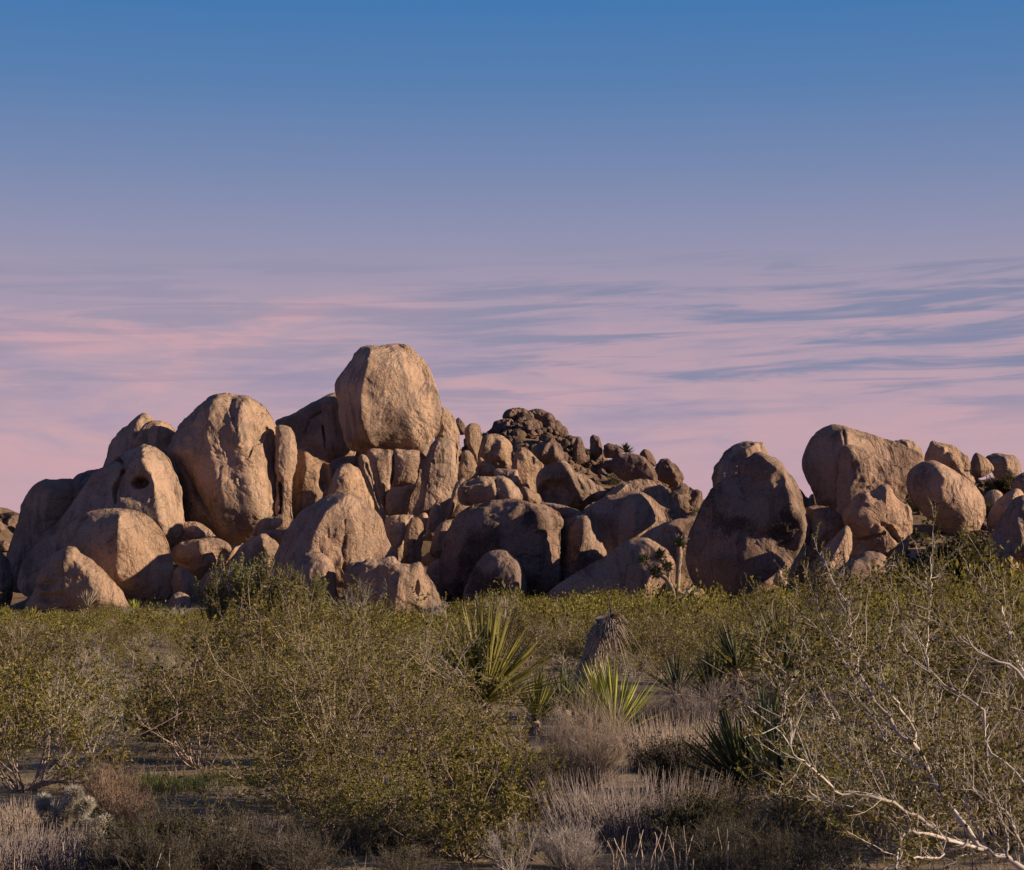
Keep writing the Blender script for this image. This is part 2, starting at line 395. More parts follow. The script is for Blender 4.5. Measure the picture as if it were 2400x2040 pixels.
BOULDERS = {}
def boulder(label, crop, d, outline, ridges=(), T=1.0, TB=1.0, c=0.62, pw=2.0, mat='t', cracks=(), dents=(), rough=1.0, name='boulder', group=None, center=None, cat='boulder', seed=None, kr=1.0, sharp=False):
    ox, oy, sc = CROPS[crop]
    def cv(L):
        q = np.asarray(L, float)
        return np.stack([((q[:, 0] * sc + ox) - CX) * d / FPX, EYE - ((q[:, 1] * sc + oy) - HORIZON) * d / FPX], 1)
    ol = cv(outline)
    size = np.ptp(ol, axis=0).max()
    N = int(np.clip(size / 0.05, 72, 230)); M = int(np.clip(size / 0.16, 14, 46))
    gz0 = float(ground_z(ol[:, 0].mean(), d)) - 0.5
    lo = ol[:, 1].min(); mid_z = 0.5 * (ol[:, 1].max() + lo)
    if np.ptp(ol[:, 1]) < 3.2 and d < 158:
        for d2 in np.arange(d, d + 14, 0.5):                     # small stones: slide back along the line of sight until they rest
            z2 = EYE + (ol[:, 1].min() - EYE) * d2 / d
            if z2 <= float(ground_z(ol[:, 0].mean() * d2 / d, d2)) - 0.1: break
        if z2 <= float(ground_z(ol[:, 0].mean() * d2 / d, d2)):
            d = d2; ol = cv(outline)
        lo = ol[:, 1].min(); mid_z = 0.5 * (ol[:, 1].max() + lo)
    if d < 158 and lo > gz0 and lo - gz0 < 0.7 * np.ptp(ol[:, 1]):                                     # the hidden foot reaches down to the ground
        k = (mid_z - gz0) / (mid_z - lo)
        ol[:, 1] = np.where(ol[:, 1] < mid_z, mid_z - (mid_z - ol[:, 1]) * (1 + (k - 1) * np.clip((mid_z - ol[:, 1]) / (mid_z - lo), 0, 1) ** 2), ol[:, 1])
    if sharp:
        nx = np.roll(ol, -1, 0); ol = np.stack([ol, ol + .10 * (nx - ol), ol + .5 * (nx - ol), ol + .90 * (nx - ol)], 1).reshape(-1, 2)
        pv, nn = np.roll(ol, 1, 0), np.roll(ol, -1, 0); k4 = np.arange(len(ol)) % 4 == 0
        ol = np.where(k4[:, None], .5 * ol + .25 * (pv + nn), ol)
    B = catmull(ol, N)
    x, y = B[:, 0], B[:, 1]; x2, y2 = np.roll(x, -1), np.roll(y, -1)
    cr = x * y2 - x2 * y; A = cr.sum() / 2
    cen = np.array([((x + x2) * cr).sum(), ((y + y2) * cr).sum()]) / (6 * A)
    if center is not None: cen = cv([center])[0]
    t = np.sin(np.linspace(0, 1, M + 1)[1:] * math.pi / 2)               # rings, last one is the outline
    P2 = cen + t[:, None, None] * (B[None] - cen)
    P2 = np.vstack([cen[None], P2.reshape(-1, 2)])
    dB = seg_dist(P2, B, True)
    R = dB.max()
    dB[-N:] = 0
    rl = [cv(r) if len(r) > 1 else np.vstack([cv(r), cv(r) + 1e-3]) for r in ridges]
    def profile(lines):
        w = np.sqrt(np.clip(1 - (1 - np.clip(dB / (0.75 * R), 0, 1)) ** 2, 0, 1))
        if not lines:
            q = np.clip(dB / R, 0, 1)
            return np.sqrt(np.clip(1 - (1 - q) ** pw, 0, 1))
        dR = np.min([seg_dist(P2, l) for l in lines], axis=0)
        s = dB / (dB + kr * dR + 1e-6)
        g = (1 - c) * np.sqrt(np.clip(1 - (1 - s) ** pw, 0, 1)) + c * s
        return g * w
    def smooth_rings(f, n):
        c0 = f[0]; g = f[1:].reshape(M, N).copy()
        edge = g[-1].copy()
        for _ in range(n):
            up = np.vstack([np.full((1, N), c0), g[:-1]]); dn = np.vstack([g[1:], g[-1:]])
            g = 0.4 * g + 0.15 * (np.roll(g, 1, 1) + np.roll(g, -1, 1) + up + dn)
            g[-1] = edge
            c0 = 0.5 * c0 + 0.5 * g[0].mean()
        return np.concatenate([[c0], g.ravel()])
    front = smooth_rings(profile(rl) * R * T, 5)
    back = smooth_rings(profile([]) * R * TB, 5)
    for (line, wpx, dep) in cracks:
        dc = seg_dist(P2, cv(line)); wm = max(wpx * .62 * sc * d / FPX, .09)
        q3 = np.stack([P2[:, 0], P2[:, 1], np.full(len(P2), d)], 1); dc = np.abs(dc + .16 * fbm(q3 * 1.3, 3, 41)); dep = dep * (.75 + .5 * vnoise(q3 * .9, 5))
        front = front - dep * np.exp(-(dc / wm) ** 2) * np.clip(dB / 0.3, 0, 1)
    for (cx, cy, rx, ry, dep) in dents:
        q = (P2 - cv([(cx, cy)])[0]) / (np.array([rx, ry]) * sc * d / FPX)
        front = front - dep * np.exp(-((q ** 2).sum(1) * (1 + .35 * fbm(np.stack([P2[:, 0], P2[:, 1], 0 * P2[:, 0]], 1) * 1.1, 3, 77))) ** 2.2) * np.clip(dB / 0.3, 0, 1)
    nv = 1 + M * N
    V = np.zeros((nv + 1 + (M - 1) * N, 3))
    V[:nv, 0] = P2[:, 0]; V[:nv, 1] = d - front; V[:nv, 2] = P2[:, 1]
    V[nv:, 0] = P2[:nv - N, 0]; V[nv:, 1] = d + back[:nv - N]; V[nv:, 2] = P2[:nv - N, 1]
    ring = lambda k: 1 + k * N + np.arange(N)                          # front rings
    bring = lambda k: (nv + 1 + k * N + np.arange(N)) if k < M - 1 else ring(M - 1)
    quads, tris = [], []
    r0 = ring(0); tris.append(np.stack([np.zeros(N, int), r0, np.roll(r0, -1)], 1))
    b0 = bring(0); tris.append(np.stack([np.full(N, nv), np.roll(b0, -1), b0], 1))
    for k in range(M - 1):
        a, b = ring(k), ring(k + 1); quads.append(np.stack([a, b, np.roll(b, -1), np.roll(a, -1)], 1))
        a, b = bring(k), bring(k + 1); quads.append(np.stack([a, np.roll(a, -1), np.roll(b, -1), b], 1))
    faces = [np.vstack(tris), np.vstack(quads)]
    if A < 0: faces = [f[:, ::-1] for f in faces]                      # keep the normals outward
    me = mesh_from(name, V, faces)
    nrm = np.zeros(len(V) * 3, dtype=np.float32); me.vertices.foreach_get('normal', nrm); nrm = nrm.reshape(-1, 3).astype(float)
    sd = seed if seed is not None else len(BOULDERS) * 7 + 1
    o3 = np.array([sd * 3.1, sd * 1.7, sd * 2.3])
    amp = min(size, 7.0) * rough
    lump = 0.04 * amp * fbm(V / (0.42 * size) + o3, 2, sd)
    midn = 0.013 * amp * fbm(V / (0.14 * size) + o3, 3, sd + 50)
    flake = 0.06 * rough * fbm(V / 1.0 + o3, 4, sd + 90, 0.65, True)
    grainy = 0.03 * rough * fbm(V / 0.33 + o3, 2, sd + 130, 0.6)
    area = 0.35 + 1.1 * sstep(fbm(V / 3.2 + o3, 2, sd + 200), -.25, .3)
    flake, grainy, midn = flake * area, grainy * area, midn * (.5 + .5 * area)
    sh_a = sstep(fbm(V / 2.6 + o3, 4, sd + 300, .55), .02, .09); sh_b = sstep(fbm(V / 4.4 + o3, 4, sd + 340, .55), .18, .25)
    sheet = -0.065 * min(rough, 1.3) * min(1, size / 5) * (sh_a + 1.1 * sh_b)
    fresh_v = np.clip(.7 * sh_a + .5 * sh_b, 0, 1)
    V = V + nrm * (sheet + lump + midn + flake + grainy)[:, None]
    org = np.array([cen[0], d, V[:, 2].min()])
    me.vertices.foreach_set('co', (V - org).astype(np.float32).ravel()); me.update()
    at_ = me.attributes.new('fresh', 'FLOAT', 'POINT'); at_.data.foreach_set('value', fresh_v.astype(np.float32))
    me.materials.append(MATS[mat])
    o = link(name, me, loc=org)
    tag(o, label, cat, group)
    BOULDERS[label] = o
    return o

# ---- left end of the pile
boulder('dark flat topped dome at the far left end of the pile', 'A', 172, [(40,1500),(40,1330),(80,1180),(120,1060),(155,960),(205,875),(260,842),(330,832),(430,832),(480,850),(500,1000),(430,1200),(300,1500)], [[(330,900),(300,1100),(280,1300)]], T=.8, mat='r')
boulder('low dark hump between the flat topped dome and the skull shaped rock', 'A', 176, [(410,1010),(420,900),(465,822),(510,798),(570,786),(660,780),(720,830),(720,1000),(560,1120),(430,1120)], [[(560,840),(560,960)]], mat='r')
boulder('dark pointed peak rising behind the smooth brain shaped dome', 'A', 178, [(626,760),(640,690),(665,630),(715,562),(760,530),(800,488),(850,447),(885,446),(930,478),(1000,560),(1020,680),(980,790),(800,860),(650,830)], [[(862,462),(850,520),(820,640),(800,740)]], T=.7)
boulder('wrinkled brain shaped dome on top of the skull shaped rock', 'A', 171, [(785,635),(830,565),(875,500),(945,478),(1010,483),(1055,510),(1074,548),(1050,620),(1020,700),(930,740),(840,720)], [[(880,520),(850,600)], [(980,520),(960,620)]], cracks=[([(945,540),(950,570),(935,610)], 6, .2)], T=.9)
boulder('huge skull shaped rock with a dark eye hole and a long left slope', 'A', 163, [(120,1500),(122,1380),(155,1280),(235,1185),(330,1110),(400,1025),(470,940),(560,800),(630,752),(720,690),(800,642),(880,617),(950,632),(1010,680),(1060,770),(1092,860),(1108,980),(1117,1090),(1098,1180),(1052,1260),(990,1320),(880,1420),(560,1540),(250,1570)],
        [[(890,645),(915,760),(965,830),(985,960),(1010,1090),(1040,1190)]], T=.72, c=.7, center=(700,1080),
        dents=[(872,866,38,22,2.2), (865,890,105,95,.35)], cracks=[([(770,800),(735,870),(722,930),(728,990)], 16, 1.1), ([(700,700),(760,745)], 7, .4), ([(950,975),(1012,942)], 6, .4)])
boulder('big smooth rounded belly boulder below the skull, half in shadow', 'A', 155, [(330,1260),(370,1160),(430,1090),(530,1035),(620,1012),(740,1008),(850,1030),(930,1085),(990,1165),(1030,1245),(1052,1330),(1060,1420),(1030,1540),(930,1620),(780,1640),(600,1560),(440,1420)], [[(755,1050),(768,1180),(762,1300),(760,1420)]], T=.85, c=.68, rough=.7)
boulder('triangular shadowed boulder at the bottom left foot of the pile', 'A', 150, [(150,1640),(195,1530),(238,1410),(285,1342),(340,1282),(405,1248),(455,1255),(485,1290),(560,1325),(640,1388),(705,1470),(760,1560),(800,1640),(640,1690),(300,1690)], [[(440,1290),(520,1380),(560,1420),(600,1540)]], T=.7, c=.3, dents=[(300,1480,55,30,.7),(330,1560,90,28,.6)])
boulder('long sloping rib leaning right of the skull shaped rock', 'A', 167, [(950,640),(1010,640),(1080,663),(1150,690),(1215,735),(1248,790),(1268,870),(1320,960),(1372,1060),(1412,1140),(1430,1205),(1390,1232),(1320,1195),(1250,1140),(1150,1120),(1100,1060),(1080,900),(1060,780)], [[(1085,690),(1120,790),(1180,920),(1250,1050),(1330,1160)]], T=.9, cracks=[([(1180,735),(1195,765)], 7, .5), ([(1160,780),(1190,820)], 6, .4)])
boulder('pale wedge of rock under the long sloping rib', 'A', 164, [(1090,1120),(1150,1098),(1220,1115),(1290,1165),(1315,1200),(1240,1215),(1150,1225),(1075,1250),(1060,1200)], [[(1190,1130),(1200,1190)]])
boulder('reddish square edged block below the long sloping rib', 'A', 160, [(1045,1275),(1080,1230),(1130,1212),(1220,1197),(1310,1198),(1385,1235),(1400,1270),(1340,1300),(1318,1370),(1250,1445),(1180,1440),(1090,1370),(1055,1330)], [[(1225,1215),(1240,1290),(1300,1350)]], mat='r', cracks=[([(1080,1340),(1150,1360)], 7, .4)], T=.8)
boulder('great split dome left of the balanced boulder, dark gully down its face', 'A', 167, [(990,680),(1055,565),(1115,492),(1190,410),(1255,342),(1320,308),(1385,304),(1440,314),(1510,318),(1580,352),(1640,420),(1672,490),(1690,600),(1705,720),(1705,950),(1690,1100),(1600,1220),(1450,1250),(1330,1200),(1200,1000),(1060,800)],
        [[(1345,340),(1290,470),(1290,590),(1350,760),(1390,960),(1390,1080)], [(1500,350),(1480,520),(1500,700),(1545,900),(1600,1060)]], T=.75, c=.5, kr=.5, rough=1.5, center=(1420,760),
        cracks=[([(1635,540),(1620,600),(1560,650),(1540,720)], 7, .7), ([(1425,310),(1430,420),(1470,560)], 9, .4), ([(1490,860),(1490,900),(1515,925)], 5, .4)])
boulder('narrow tawny pillar joined to the right of the great split dome', 'A', 166, [(1672,515),(1700,502),(1740,512),(1775,535),(1790,585),(1795,700),(1782,850),(1776,1000),(1782,1090),(1745,1140),(1690,1100),(1680,900),(1685,700)], [[(1700,540),(1700,800)]], cracks=[([(1702,865),(1712,960),(1702,1060)], 10, 1.3)], T=1.1)
boulder('small knob perched at the left edge of the great split dome', 'A', 166.5, [(1068,645),(1072,612),(1098,600),(1117,618),(1110,650),(1085,680)], rough=1.4)
boulder('flat loaf shaped rock at the foot of the great split dome', 'A', 163, [(1535,1170),(1575,1100),(1650,1068),(1720,1056),(1758,1078),(1748,1135),(1680,1160),(1590,1200)], [[(1600,1100),(1640,1130)]])
boulder('wedge shaped boulder under the loaf shaped rock, half lit', 'A', 158, [(1370,1380),(1420,1298),(1480,1222),(1540,1182),(1610,1170),(1655,1195),(1695,1245),(1660,1330),(1640,1420),(1500,1440)], [[(1605,1190),(1620,1260),(1625,1360)]], c=.6)
boulder('small slab between the loaf shaped rock and the cracked front dome', 'A', 162, [(1560,1165),(1640,1148),(1740,1145),(1760,1180),(1700,1260),(1630,1220)], [[(1650,1165),(1660,1200)]])
boulder('small pointed stone beside the reddish block', 'A', 156, [(1305,1345),(1360,1280),(1425,1232),(1478,1228),(1450,1290),(1385,1385),(1320,1400)], [[(1440,1245),(1400,1310)]])
boulder('low rounded boulder with a lit top behind the upright green shrubs', 'A', 150, [(1200,1520),(1238,1432),(1290,1390),(1380,1372),(1500,1370),(1600,1385),(1680,1418),(1705,1480),(1640,1580),(1400,1600),(1240,1590)], [[(1560,1410),(1590,1450)]], rough=.8)
boulder('small shadowed boulder tucked beside the belly boulder', 'A', 153, [(1050,1500),(1065,1395),(1100,1380),(1170,1418),(1215,1490),(1190,1580),(1090,1590)], [[(1105,1400),(1130,1480)]])
boulder('little shadowed cobble at the foot of the belly boulder', 'A', 147, [(1028,1620),(1040,1555),(1080,1530),(1130,1540),(1155,1580),(1130,1650),(1050,1660)], [])

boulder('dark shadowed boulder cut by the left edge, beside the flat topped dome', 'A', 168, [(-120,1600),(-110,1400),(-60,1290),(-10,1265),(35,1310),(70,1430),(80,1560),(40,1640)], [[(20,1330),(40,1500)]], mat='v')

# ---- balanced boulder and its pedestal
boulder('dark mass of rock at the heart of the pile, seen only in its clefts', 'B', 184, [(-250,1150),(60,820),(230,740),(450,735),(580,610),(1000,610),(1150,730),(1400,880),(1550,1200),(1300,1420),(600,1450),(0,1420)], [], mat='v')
boulder('dark sloping slab behind the left of the balanced boulder', 'B', 177.5, [(110,530),(220,470),(340,408),(450,348),(520,360),(580,500),(580,720),(430,790),(320,740),(230,720),(170,600)], [[(200,520),(330,450),(420,420)], [(330,560),(430,700)]], T=.5, cracks=[([(290,610),(320,520),(390,475)], 8, .6), ([(400,560),(420,700)], 9, .7)])
boulder('enormous balanced boulder, the tallest rock, flat on its pedestal', 'B', 172, [(560,170),(600,105),(650,80),(720,74),(830,72),(900,84),(945,118),(990,160),(1022,220),(1052,300),(1080,370),(1102,440),(1104,520),(1078,600),(1030,660),(985,705),(920,716),(800,721),(690,717),(600,704),(545,688),(522,640),(513,570),(492,490),(478,410),(463,330),(478,275),(530,210)],
        [[(690,115),(665,240),(632,390),(638,540),(690,680)]], T=.95, c=.72, pw=2.4, center=(790,410), rough=1.05, dents=[(835,240,26,40,.12),(800,370,25,18,.12)])
boulder('narrow sunlit shoulder behind the right of the balanced boulder', 'B', 178, [(1080,450),(1110,440),(1145,462),(1172,510),(1192,560),(1200,640),(1215,720),(1150,740),(1080,700),(1050,600)], [[(1100,480),(1090,620)]])
boulder('tall sunlit column right of the pedestal, its foot in shadow', 'B', 166, [(975,880),(988,780),(1020,700),(1048,632),(1090,608),(1140,613),(1182,640),(1208,685),(1205,760),(1190,870),(1160,1000),(1120,1110),(1040,1150),(940,1130),(925,1060),(960,960)], [[(1075,640),(1040,760),(1010,900),(990,1050)]], T=.9, cracks=[([(1040,770),(1150,775)], 6, .2)])
boulder('square sunlit pedestal block on the right, under the balanced boulder', 'B', 170, [(812,690),(968,690),(972,760),(962,862),(945,902),(796,922),(800,840)], [[(830,720),(812,900)]], c=.3, pw=4, T=.75, sharp=True, rough=.8)
boulder('taller pedestal block on the left, under the balanced boulder', 'B', 169.5, [(655,690),(812,690),(800,840),(790,935),(772,960),(768,1090),(735,1000),(690,850)], [[(700,720),(745,900),(765,1000)]], c=.3, pw=4, T=.75, sharp=True, rough=.8)
boulder('lower pedestal block, its foot crossed by a round shadow', 'B', 168.5, [(768,955),(800,915),(948,893),(915,970),(890,1085),(790,1095),(766,1040)], [[(790,950),(785,1060)]], c=.3, pw=4, T=.8, sharp=True, rough=.8)
boulder('thin fluted rib on the left edge of the pedestal block', 'B', 166, [(606,740),(625,722),(650,730),(680,790),(705,860),(722,930),(748,1020),(768,1090),(745,1130),(700,1040),(660,920),(620,820)], [[(630,745),(680,880),(730,1050)]], cracks=[([(650,780),(690,900),(730,1020)], 6, .5)])
boulder('dome shaped rock left of the fluted rib', 'B', 160, [(415,980),(440,890),(468,825),(505,782),(550,775),(595,800),(630,855),(665,920),(690,1000),(680,1080),(560,1090),(440,1060)], [[(500,810),(470,900),(460,990)]])
boulder('sunlit standing slab between the great split dome and the balanced boulder', 'B', 170, [(212,950),(222,760),(232,700),(265,684),(310,685),(350,728),(420,765),(450,790),(450,880),(430,1000),(330,1100),(225,1130),(210,1060)], [[(300,705),(310,820),(270,960),(255,1060)]], T=.8, dents=[(400,860,30,80,.9)])
boulder('dark block wedged between the standing slab and the dome shaped rock', 'B', 176, [(420,800),(460,750),(560,725),(620,735),(640,820),(600,960),(470,1000),(420,930)], [])
boulder('broad front dome with a black vertical crack down its face', 'B', 152, [(85,1440),(105,1325),(150,1228),(215,1122),(300,1042),(395,982),(485,955),(550,950),(612,970),(662,1012),(720,1072),(758,1130),(770,1200),(792,1265),(822,1325),(800,1420),(680,1500),(400,1520),(200,1500)],
        [[(540,975),(440,1050),(385,1140),(360,1220),(350,1330)]], T=.75, c=.65, mat='r', center=(460,1240), cracks=[([(535,1120),(540,1200),(525,1300),(540,1420)], 6, .55)])
boulder('round shadowed boulder in front of the broad cracked dome', 'B', 146.5, [(120,1460),(178,1382),(240,1330),(310,1300),(380,1303),(432,1340),(466,1400),(478,1480),(470,1580),(300,1640),(150,1580)], [[(410,1350),(430,1480)]], mat='r', rough=.8)
boulder('squarish front boulder with lit right flank and a small hole', 'B', 145, [(505,1530),(528,1420),(568,1370),(640,1344),(720,1338),(780,1330),(815,1326),(850,1352),(920,1362),(970,1352),(995,1375),(1012,1420),(1052,1490),(1092,1560),(1125,1650),(1060,1730),(850,1760),(620,1720),(520,1640)], [[(620,1370),(740,1370),(860,1400),(848,1500),(830,1640)]], T=.8, c=.68, rough=1.3, dents=[(955,1500,12,40,.4)])
boulder('short rounded pillar standing in the middle cleft', 'B', 156, [(865,1350),(878,1230),(895,1130),(920,1090),(950,1082),(975,1103),(987,1150),(986,1220),(972,1310),(940,1380),(890,1390)], [[(905,1130),(890,1300)]])
boulder('second rounded pillar, up and right of the short one in the cleft', 'B', 160, [(1000,1200),(1014,1110),(1035,1032),(1065,1002),(1095,1018),(1112,1060),(1110,1130),(1082,1190),(1040,1220)], [[(1040,1050),(1020,1150)]])
boulder('dark narrow stone between the two cleft pillars', 'B', 162, [(955,1190),(960,1090),(980,1066),(1005,1068),(1020,1100),(1010,1190),(980,1220)], [])
boulder('dark shaded block at the base of the pedestal', 'B', 162, [(750,1150),(765,1095),(830,1085),(925,1082),(940,1120),(900,1200),(880,1330),(840,1380),(790,1300)], [[(880,1100),(850,1250)]], pw=3, sharp=True)
boulder('slanting sunlit block left of the large varnished dome', 'B', 156, [(1035,1310),(1052,1210),(1085,1135),(1135,1105),(1175,1098),(1170,1200),(1140,1310),(1080,1330)], [[(1095,1150),(1060,1270)]])
boulder('sunlit slab behind the top of the large varnished dome', 'B', 161, [(1125,1110),(1150,1050),(1190,1020),(1250,1012),(1330,1020),(1290,1080),(1200,1120)], [])
boulder('flat shadowed stone at the foot of the middle cleft', 'B', 153, [(975,1360),(1000,1312),(1050,1286),(1110,1288),(1140,1320),(1110,1370),(1020,1390)], [])
boulder('dark round stone below the flat stone of the cleft', 'B', 150, [(1000,1430),(1035,1362),(1095,1343),(1135,1368),(1160,1450),(1140,1570),(1060,1580),(1010,1510)], [])
boulder('thin slanting sliver of rock right of the tall sunlit column', 'B', 160, [(1185,890),(1210,862),(1232,870),(1205,970),(1160,1080),(1125,1110),(1130,1050),(1155,970)], [[(1195,890),(1150,1040)]])

# ---- middle of the pile
boulder('pointed sunlit tooth between tall column and thumb shaped rock', 'C', 167, [(55,650),(78,545),(102,465),(140,462),(182,498),(207,560),(220,630),(160,680),(90,690)], [[(110,480),(80,610)]])
boulder('thumb shaped upright rock on the skyline right of the balanced boulder', 'C', 173, [(118,320),(145,280),(190,273),(226,300),(237,350),(228,420),(216,490),(202,545),(180,520),(150,470),(124,400)], [[(145,305),(145,400),(185,500)]], T=1.0)
boulder('dimpled sunlit dome right of the thumb shaped rock', 'C', 170, [(212,520),(226,440),(250,372),(292,350),(350,353),(402,380),(440,430),(450,490),(442,590),(350,605),(260,580)], [[(270,380),(235,500)], [(370,400),(360,520)]], rough=1.4, dents=[(330,430,50,40,.22),(370,540,30,40,.2)])
boulder('tall sunlit rock left of the hollowed skull dome', 'C', 167, [(436,610),(450,520),(466,468),(510,435),(562,450),(602,495),(642,540),(662,580),(640,640),(625,720),(630,790),(560,820),(500,760),(470,680)], [[(480,480),(470,600),(520,740)]], cracks=[([(585,520),(590,550)], 5, .3)])
boulder('low rumpled rock under the dimpled dome', 'C', 168, [(200,580),(222,515),(270,548),(335,580),(340,625),(270,650),(210,640)], [[(235,540),(300,600)]], rough=1.3)
boulder('brown block with a shaded face under the dimpled dome', 'C', 165.5, [(318,605),(342,586),(420,588),(485,600),(500,690),(470,740),(400,680),(330,660)], [[(470,615),(480,680)]], pw=3, sharp=True)
boulder('wide flat loaf of pale rock lying above the large varnished dome', 'C', 158, [(60,780),(72,715),(115,672),(200,652),(300,655),(385,650),(440,672),(480,730),(505,800),(440,850),(200,860),(85,830)], [[(110,720),(300,690),(330,780)], [(400,690),(430,800)]], rough=1.3, cracks=[([(330,680),(350,800)], 14, .6)])
boulder('small rounded shoulder right of the flat pale loaf', 'C', 161, [(490,810),(485,745),(520,710),(560,725),(602,745),(642,790),(650,850),(540,860)], [[(550,740),(555,800)]])
boulder('dome with a dark hollow face left and a rippled sunlit right slope', 'C', 164, [(607,690),(618,622),(660,570),(720,540),(790,532),(842,550),(890,600),(950,650),(1020,700),(1085,740),(1115,765),(1070,805),(980,835),(930,880),(800,870),(700,840),(635,790)],
        [[(790,550),(850,640),(880,720),(930,800),(950,830)]], T=.9, c=.68, dents=[(750,760,110,80,1.2)], cracks=[([(850,600),(890,660),(930,740)], 12, .4), ([(960,680),(990,740)], 10, .3)])
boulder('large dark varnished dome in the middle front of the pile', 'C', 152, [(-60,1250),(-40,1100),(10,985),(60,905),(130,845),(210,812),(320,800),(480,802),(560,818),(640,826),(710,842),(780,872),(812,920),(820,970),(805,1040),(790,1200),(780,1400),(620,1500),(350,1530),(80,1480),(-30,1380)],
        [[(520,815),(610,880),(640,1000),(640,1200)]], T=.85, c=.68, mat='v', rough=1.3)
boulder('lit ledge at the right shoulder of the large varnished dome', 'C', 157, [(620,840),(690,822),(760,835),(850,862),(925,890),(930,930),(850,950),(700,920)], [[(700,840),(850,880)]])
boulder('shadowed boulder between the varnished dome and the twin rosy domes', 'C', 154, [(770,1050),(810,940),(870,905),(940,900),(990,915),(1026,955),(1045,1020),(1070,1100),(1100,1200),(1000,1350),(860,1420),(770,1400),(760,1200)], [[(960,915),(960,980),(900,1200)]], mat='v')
boulder('upper rosy sunlit dome of the twin domes right of the middle', 'C', 163, [(1080,790),(1130,738),(1200,690),(1280,665),(1370,654),(1460,678),(1530,738),(1578,810),(1605,885),(1560,940),(1400,930),(1200,870)], [[(1240,690),(1150,770)]], mat='r', T=.9, rough=.9)
boulder('lower rosy dome of the twin domes with a sharp shadow ridge', 'C', 157, [(950,870),(1010,835),(1090,790),(1200,768),(1320,752),(1400,785),(1480,850),(1560,885),(1665,905),(1640,960),(1500,1050),(1350,1140),(1220,1230),(1110,1240),(1040,1120),(990,980)], [[(1320,775),(1290,850),(1285,930),(1290,1020)]], mat='r', c=.75, T=.85, rough=.9)
boulder('dark sloping slab between twin domes and the hooded boulder', 'C', 150.5, [(1250,1140),(1320,1080),(1420,1010),(1560,950),(1690,895),(1770,890),(1790,1000),(1760,1200),(1680,1380),(1500,1400),(1320,1300)], [[(1450,1020),(1650,930)]], mat='r', T=.5)
boulder('long whale backed boulder behind the Joshua tree, lit at its right end', 'C', 141.5, [(700,1450),(760,1400),(840,1345),(950,1272),(1090,1190),(1220,1105),(1300,1078),(1380,1076),(1452,1108),(1525,1160),(1580,1228),(1588,1290),(1510,1380),(1430,1470),(1360,1545),(1200,1580),(950,1560),(760,1520)],
        [[(1370,1090),(1440,1160),(1480,1240),(1400,1340),(1345,1480)]], T=.8, c=.75, rough=.8, mat='r')
boulder('round dark boulder in shadow before the large varnished dome', 'C', 146, [(110,1500),(150,1340),(208,1242),(280,1182),(360,1160),(430,1173),(492,1218),(525,1290),(548,1400),(540,1520),(420,1600),(220,1600)], [[(470,1240),(480,1400)]], mat='v')
boulder('pale broken rock beside the Joshua tree trunk', 'C', 128, [(1625,1520),(1650,1475),(1700,1432),(1760,1418),(1800,1462),(1848,1500),(1850,1550),(1780,1600),(1660,1590)], [[(1700,1450),(1690,1520)]], rough=1.5)

# ---- right hand group
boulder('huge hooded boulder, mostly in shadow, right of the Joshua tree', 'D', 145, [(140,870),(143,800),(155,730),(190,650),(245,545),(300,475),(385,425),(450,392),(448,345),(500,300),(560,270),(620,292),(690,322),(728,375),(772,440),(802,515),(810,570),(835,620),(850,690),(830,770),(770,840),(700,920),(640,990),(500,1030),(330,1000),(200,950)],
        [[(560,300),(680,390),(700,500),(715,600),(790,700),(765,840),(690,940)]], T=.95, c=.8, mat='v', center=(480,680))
boulder('lit knobbly crown rising behind the huge hooded boulder', 'D', 153, [(305,470),(318,380),(345,295),(395,240),(465,202),(530,192),(590,213),(612,250),(632,300),(640,400),(560,520),(400,560),(320,540)], [[(345,320),(340,430)], [(540,215),(470,260)]], mat='r', rough=1.4)
boulder('small dark triangular rock in the notch right of the hooded boulder', 'D', 165, [(770,470),(795,480),(830,525),(870,570),(860,640),(800,640),(760,560)], [], mat='r')
boulder('small dark rock in the notch below the great split boulder', 'D', 168, [(835,540),(870,503),(910,550),(930,620),(860,640),(830,590)], [], mat='r')
boulder('great slanting split boulder on the right skyline', 'D', 160, [(813,350),(824,280),(868,182),(918,130),(970,109),(1040,116),(1110,140),(1200,168),(1300,203),(1400,248),(1470,278),(1498,312),(1488,350),(1445,410),(1415,500),(1400,590),(1200,680),(1060,690),(980,620),(900,580),(868,500),(836,410)],
        [[(1040,140),(1010,300),(1000,480),(1010,600)]], T=.8, c=.75, mat='r', rough=.85, cracks=[([(1028,118),(1020,240),(1010,420),(1020,620)], 10, .9)])
boulder('lower half of the split boulder, a rough ledge on its face', 'D', 155.5, [(1000,450),(1018,330),(1050,240),(1110,238),(1200,268),(1290,308),(1380,358),(1416,420),(1420,520),(1360,600),(1220,640),(1080,700),(1015,680),(1000,580)], [[(1080,260),(1060,400),(1060,560)]], T=.6, c=.4, mat='r', rough=1.4)
boulder('rounded rock peeping over the split boulder at its right', 'D', 172, [(1325,215),(1360,200),(1402,196),(1452,218),(1492,262),(1500,330),(1430,330),(1350,270)], [[(1390,210),(1410,270)]])
boulder('big egg shaped boulder right of the split boulder', 'D', 151, [(1412,430),(1424,378),(1470,340),(1530,321),(1600,330),(1682,360),(1762,420),(1822,485),(1852,560),(1842,640),(1800,672),(1722,692),(1640,680),(1550,640),(1462,575),(1424,510)], [[(1540,345),(1585,430),(1575,540)]], T=.9, c=.35, mat='r', rough=.7)
boulder('squat rock on top of the ridge behind the egg shaped boulder', 'D', 163, [(1515,340),(1524,262),(1545,210),(1600,214),(1662,225),(1705,258),(1745,310),(1762,370),(1700,400),(1600,390)], [[(1600,235),(1610,330)]], rough=1.3)
